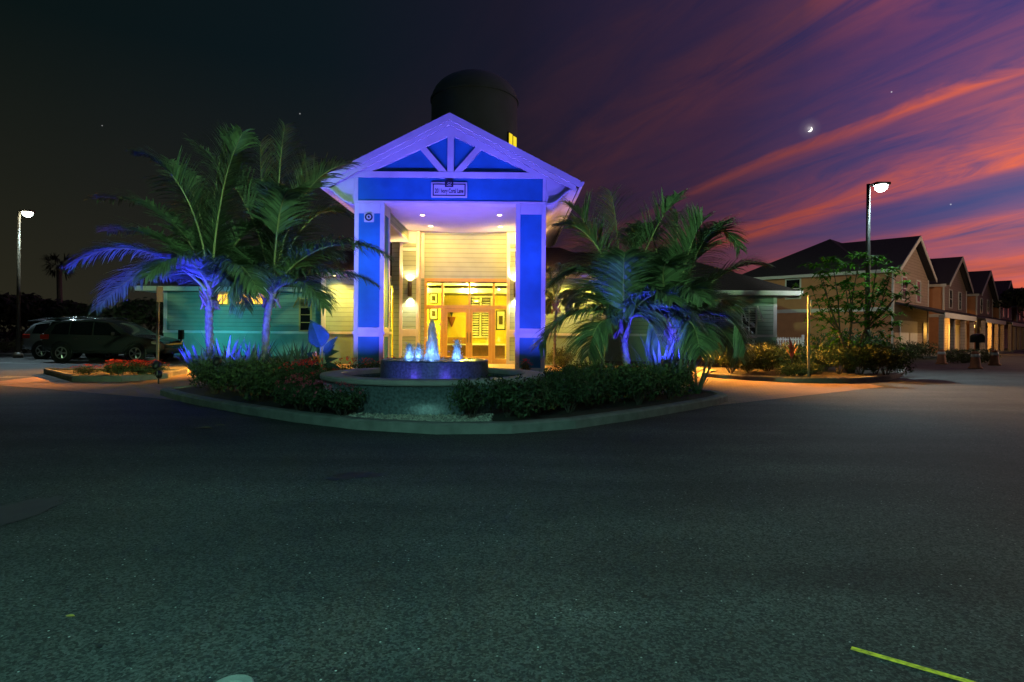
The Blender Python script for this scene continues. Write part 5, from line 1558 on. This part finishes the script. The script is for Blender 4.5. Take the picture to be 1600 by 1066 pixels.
# ------------------------------------------------------------------ round tower behind the roof
def tower():
    d = 62; a, b = P(664, 300, d).x, P(808, 300, d).x; r = (b-a)/2; cx = (a+b)/2
    zt = P(735, 117, d+r).z; zs = P(735, 160, d+r).z
    o = thing('round_tower', 'dark domed round tower rising behind the portico roof with one lit window', 'tower', (cx, d+r, 0))
    prof = [(r, 0), (r, zs)] + [(r*math.cos(q*PI/16)*1.0, zs+(zt-zs)*math.sin(q*PI/16)) for q in range(1, 8)] + [(.05, zt)]
    MB().lathe(prof, (cx, d+r, 0), 64).build('drum', 'tower', o, True)
    mb = MB().lathe([(r+.02, zs-.15), (r+.12, zs-.15), (r+.12, zs+.1), (r+.02, zs+.1), (r+.02, zs-.15)], (cx, d+r, 0), 64, False); mb.build('cornice', 'tower', o)
    # window facing the camera, near the right edge
    ang = -PI/2 + math.asin(.88); n = Vector((math.cos(ang), math.sin(ang), 0)); tg = Vector((-n.y, n.x, 0))
    dd = d + r + n.y*r
    c = Vector((cx, d+r, 0)) + n*(r+.02); c.z = P(798, 221, dd).z
    hw_, hh = .8, .66
    def bx(u0,u1,z0,z1,e0,e1,name,m,par):
        vs = []
        for e in (e0, e1):
            for u, z in ((u0,z0),(u1,z0),(u1,z1),(u0,z1)): vs.append(c+tg*u+n*e+Vector((0,0,z)))
        return MB().add(vs, [(3,2,1,0),(4,5,6,7),(0,1,5,4),(1,2,6,5),(2,3,7,6),(3,0,4,7)]).build(name, m, par)
    w = bx(-hw_-.1, hw_+.1, -hh-.1, hh+.1, -.3, .06, 'window', 'dark', o)
    bx(-hw_, -.12, -hh, hh, .05, .10, 'window_pane', 'tower_on', w); bx(.12, hw_, -hh, hh*.9, .05, .10, 'window_pane', 'tower_on', w)
tower()

# ------------------------------------------------------------------ townhouses
UA = math.atan2(.70, .714)
A0 = Vector((23.8, 38.0, 0)); U = Vector((math.cos(UA), math.sin(UA), 0))
def townhouse(end):
    o = thing('townhouse', '', 'house', group='townhouses in the row at the right')
    D, PW, EV = 10.0, 14.5, 5.45
    wall = MB().box(.6, 9.9, 0, D, 0, EV)
    wall.box(9.9, PW-.001, 1.6, D, 0, EV)
    w = wall.build('front_wall', 'greysiding', o)
    ew = MB().box(0.55, .598, .06, D, 0, EV-.03); ew.build('end_wall', 'orangewall', o)
    MB().box(.50, .545, .06, D+.05, 2.9, 3.15).build('floor_band', 'trimgrey', o)
    MB().box(.48, .66, -.05, .058, 0, EV).build('corner_board', 'trimgrey', o); MB().box(9.82, 9.96, -.04, .06, 0, EV).build('corner_board', 'trimgrey', o)
    # main hip roof with the front gable
    rz = 8.4; x0 = 0.0 if end else -.2
    v = [(x0,-.3,EV),(PW+.3,-.3+1.5,EV),(PW+.3,D+.5,EV),(x0,D+.5,EV),(x0+(4.6 if end else .0),5,rz),(PW+.3,5,rz),(x0,1.2,EV),(9.9,1.2,EV)]
    mr = MB().add(v, [(6,7,1,5,4)[:0] or (6,1,5,4),(1,2,5),(2,3,4,5),(3,6,4)])
    roof = mr.build('roof', 'shingle', o)
    MB().box(x0-.05, x0, -.3, D+.5, EV-.18, EV+.03).build('fascia', 'trimgrey', roof); MB().box(10.25, PW+.3, 1.15, 1.2, EV-.16, EV+.02).build('fascia', 'trimgrey', roof)
    MB().box(x0, x0+.6, -.2, D+.4, EV-.06, EV-.03).build('soffit', 'trimgrey', roof)
    gz = 7.95; gx0, gx1, gm = .2, 10.2, 5.25
    g = MB().prism([(gx0,EV-.05),(gm,gz),(gx1,EV-.05),(gx1,EV+.08),(gm,gz+.16),(gx0,EV+.08)], 'y', -.45, 5.0)
    gr = g.build('gable_roof', 'shingle', o)
    b = MB().prism([(gx0,EV-.18),(gm,gz-.14),(gx1,EV-.18),(gx1,EV+.09),(gm,gz+.17),(gx0,EV+.09)], 'y', -.50, -.45); b.build('bargeboard', 'trimgrey', gr)
    MB().prism([(.6,EV),(9.9,EV),(gm,gz-.05)], 'y', .0, .12).build('gable_wall', 'greysiding', o)
    def win(xa, xb, za, zb2, y):
        e = .09; m = MB()
        m.box(xa-e, xa, y-.06, y-.002, za-e, zb2+e); m.box(xb, xb+e, y-.06, y-.002, za-e, zb2+e)
        m.box(xa, xb, y-.06, y-.002, zb2, zb2+e); m.box(xa, xb, y-.07, y-.002, za-e, za); m.box(xa, xb, y-.05, y-.002, (za+zb2)/2-.03, (za+zb2)/2+.03)
        q = m.build('window', 'trimgrey', o); MB().box(xa, xb, y-.03, y-.01, za, zb2).build('window_pane', 'houseglass', q)
    win(2.6, 3.6, 3.75, 5.15, 0); win(6.4, 7.4, 3.75, 5.15, 0); win(11.6, 12.6, 3.75, 5.15, 1.6)
    # end window
    e = .09; m = MB(); xw = .55
    ya, yb2, za, zb2 = 5.6, 6.5, 3.95, 5.2
    m.box(xw-.05, xw-.002, ya-e, ya, za-e, zb2+e); m.box(xw-.05, xw-.002, yb2, yb2+e, za-e, zb2+e)
    m.box(xw-.05, xw-.002, ya, yb2, zb2, zb2+e); m.box(xw-.055, xw-.002, ya, yb2, za-e, za); m.box(xw-.04, xw-.002, ya, yb2, (za+zb2)/2-.03, (za+zb2)/2+.03)
    q = m.build('window', 'trimgrey', o); MB().box(xw-.025, xw-.008, ya, yb2, za, zb2).build('window_pane', 'houseglass', q)
    # porch
    pr = MB().add([(1.0,-2.6,2.75),(11.4,-2.6,2.75),(11.4,-.01,3.5),(1.0,-.01,3.5),(1.0,-2.6,2.62),(11.4,-2.6,2.62),(11.4,-.01,3.37),(1.0,-.01,3.37)],
                  [(0,1,2,3),(7,6,5,4),(0,4,5,1),(1,5,6,2),(2,6,7,3),(3,7,4,0)]).build('porch_roof', 'shingle', o)
    MB().box(1.0, 11.4, -2.64, -2.60, 2.45, 2.77).build('porch_fascia', 'trimgrey', pr)
    for xx in (1.2, 4.4, 7.8, 11.1):
        MB().box(xx-.13, xx+.13, -2.55, -2.29, .12, 2.61).build('porch_column', 'greysiding', o, bevel=.01)
    MB().box(.9, 11.5, -2.75, -.01, -.02, .12).build('porch_floor', 'kerb', o)
    dm = MB().box(8.3, 9.3, -.05, -.003, .12, 2.3); dr = dm.build('door', 'wood', o)
    MB().tube([(8.4,-.07,1.1),(8.4,-.12,1.12),(8.5,-.12,1.12)], .02, 6).build('handle', 'steel', dr)
    gd = MB().box(2.2, 6.6, -.05, -.003, .12, 2.35); gd.build('garage_door', 'trimgrey', o)
    win(5.0+5.0, 5.9+5.2, .9, 2.2, 1.6)
    return o
def place_house(o, t):
    o.location = A0 + U*t; o.rotation_euler = (0,0,UA)
h1 = townhouse(True); h2 = townhouse(False)
hs = [h1, h2]
for i in range(3): hs.append(copy_tree(h2))
HL = ['nearest townhouse with an orange stucco end wall and hip roof', 'second townhouse of the row with the lamp lit porch',
      'third townhouse gable from the near end of the row', 'fourth townhouse gable from the near end of the row', 'farthest townhouse fading at the right picture edge']
for i, o in enumerate(hs):
    place_house(o, -0.6 + 14.6*i); o['label'] = HL[i]
# porch lamp of the second house
def lantern(t, yloc, z):
    c = A0 + U*t + Vector((math.sin(UA), -math.cos(UA), 0))*yloc; c.z = z
    o = thing('porch_lantern', 'lit lantern glowing on the second townhouse porch', 'lantern', c)
    MB().lathe([(.02,.22),(.12,.16),(.13,.15),(.02,.15)], c, 12).build('cap', 'dark', o)
    MB().lathe([(.0,-.12),(.08,-.1),(.1,.14),(.0,.14)], c, 12, False).build('globe', 'porch_on', o, True)
    MB().lathe([(.02,-.18),(.07,-.14),(.09,-.12),(.02,-.12)], c, 12).build('base', 'dark', o)
    MB().tube([c+Vector((0,0,.2)), c+Vector((0,0,.32)), c+Vector((0,0,2.55+.12-z))], .012, 5).build('stem', 'dark', o)
    point(c+Vector((0,0,-.32)), 420, (1.0,.50,.08), .1, o)
lantern(16.6, 1.6, 2.15)

# hedge, mailbox and bollards by the townhouse road
def bollard_set():
    proto = None
    lab = ['orange bollard at the left end of the clipped hedge', 'orange bollard nearest the camera before the hedge', 'orange bollard at the right end of the clipped hedge']
    for i, (px, py) in enumerate(((1471,569),(1524,576),(1554,571))):
        g = G(px, py)
        if proto is None:
            o = thing('bollard', '', 'bollard', group='orange bollards by the townhouse hedge')
            MB().lathe([(.0,0),(.24,0),(.24,.05),(.19,.08),(.13,.62),(.10,.68),(.0,.70)], (0,0,0), 20, False).build('post', 'brick', o, True)
            MB().lathe([(.156,.46),(.162,.46),(.150,.58),(.142,.58)], (0,0,0), 20, False).build('reflective_band', 'signwhite', o, True)
            proto = o
        else: o = copy_tree(proto)
        o.location = g; o['label'] = lab[i]
bollard_set()
def hedge():
    r = random.Random(77); mb = MB()
    a, b = P(1478,524,29.5), P(1552,524,30.5)
    n = 26
    for i in range(n):
        t = i/(n-1); c = Vector((a.x+(b.x-a.x)*t, a.y+(b.y-a.y)*t, .36))
        leaf_cloud(mb, c, (.28,.42,.36), 120, .06, r, .4)
    tag(mb.build('hedge', 'leaf2'), 'clipped low hedge between the bollards before the townhouses', 'hedge')
hedge()
def mailbox():
    p = P(1527, 560, 31.0); o = thing('mailbox', 'dark mailbox on a post behind the clipped hedge', 'mailbox', (p.x, 31.0, 0))
    MB().box(p.x-.06, p.x+.06, 30.94, 31.06, 0, 1.0).build('post', 'black', o)
    pts = [(-.2,1.0),(.2,1.0),(.2,1.25)]+[(.2*math.cos(q*PI/8), 1.25+.2*math.sin(q*PI/8)) for q in range(1,8)]+[(-.2,1.25)]
    MB().prism([(p.x+a, b) for a, b in pts], 'y', 30.75, 31.25).build('box', 'black', o)
mailbox()
# white picket fence by the first townhouse
def fence():
    o = thing('picket_fence', 'short white railing fence between the right wing and the orange house', 'fence', (15.6, 34, 0))
    a, b = P(1208,524,34), P(1245,524,34.5); mb = MB()
    for z in (.45, 1.05): mb.box(a.x, b.x, 34, 34.05, z, z+.08)
    n = 12
    for i in range(n):
        x = a.x+(b.x-a.x)*i/(n-1); mb.box(x-.03, x+.03, 33.985, 34.065, 0.05, 1.2)
    mb.build('rails', 'white', o)
    for x in (a.x-.12, b.x+.12): MB().box(x-.06, x+.06, 33.97, 34.09, 0, 1.35).build('post', 'white', o)
fence()
for i, (px, d) in enumerate(((1300,34),(1330,33),(1360,33.5),(1395,32.5),(1420,33),(1445,34.5))):
    put_shrub('dark2', P(px,524,d).x, d, 0, 1.1, 1.3, 'dark foundation bush before the townhouse porches', 'foundation bushes before the townhouses')
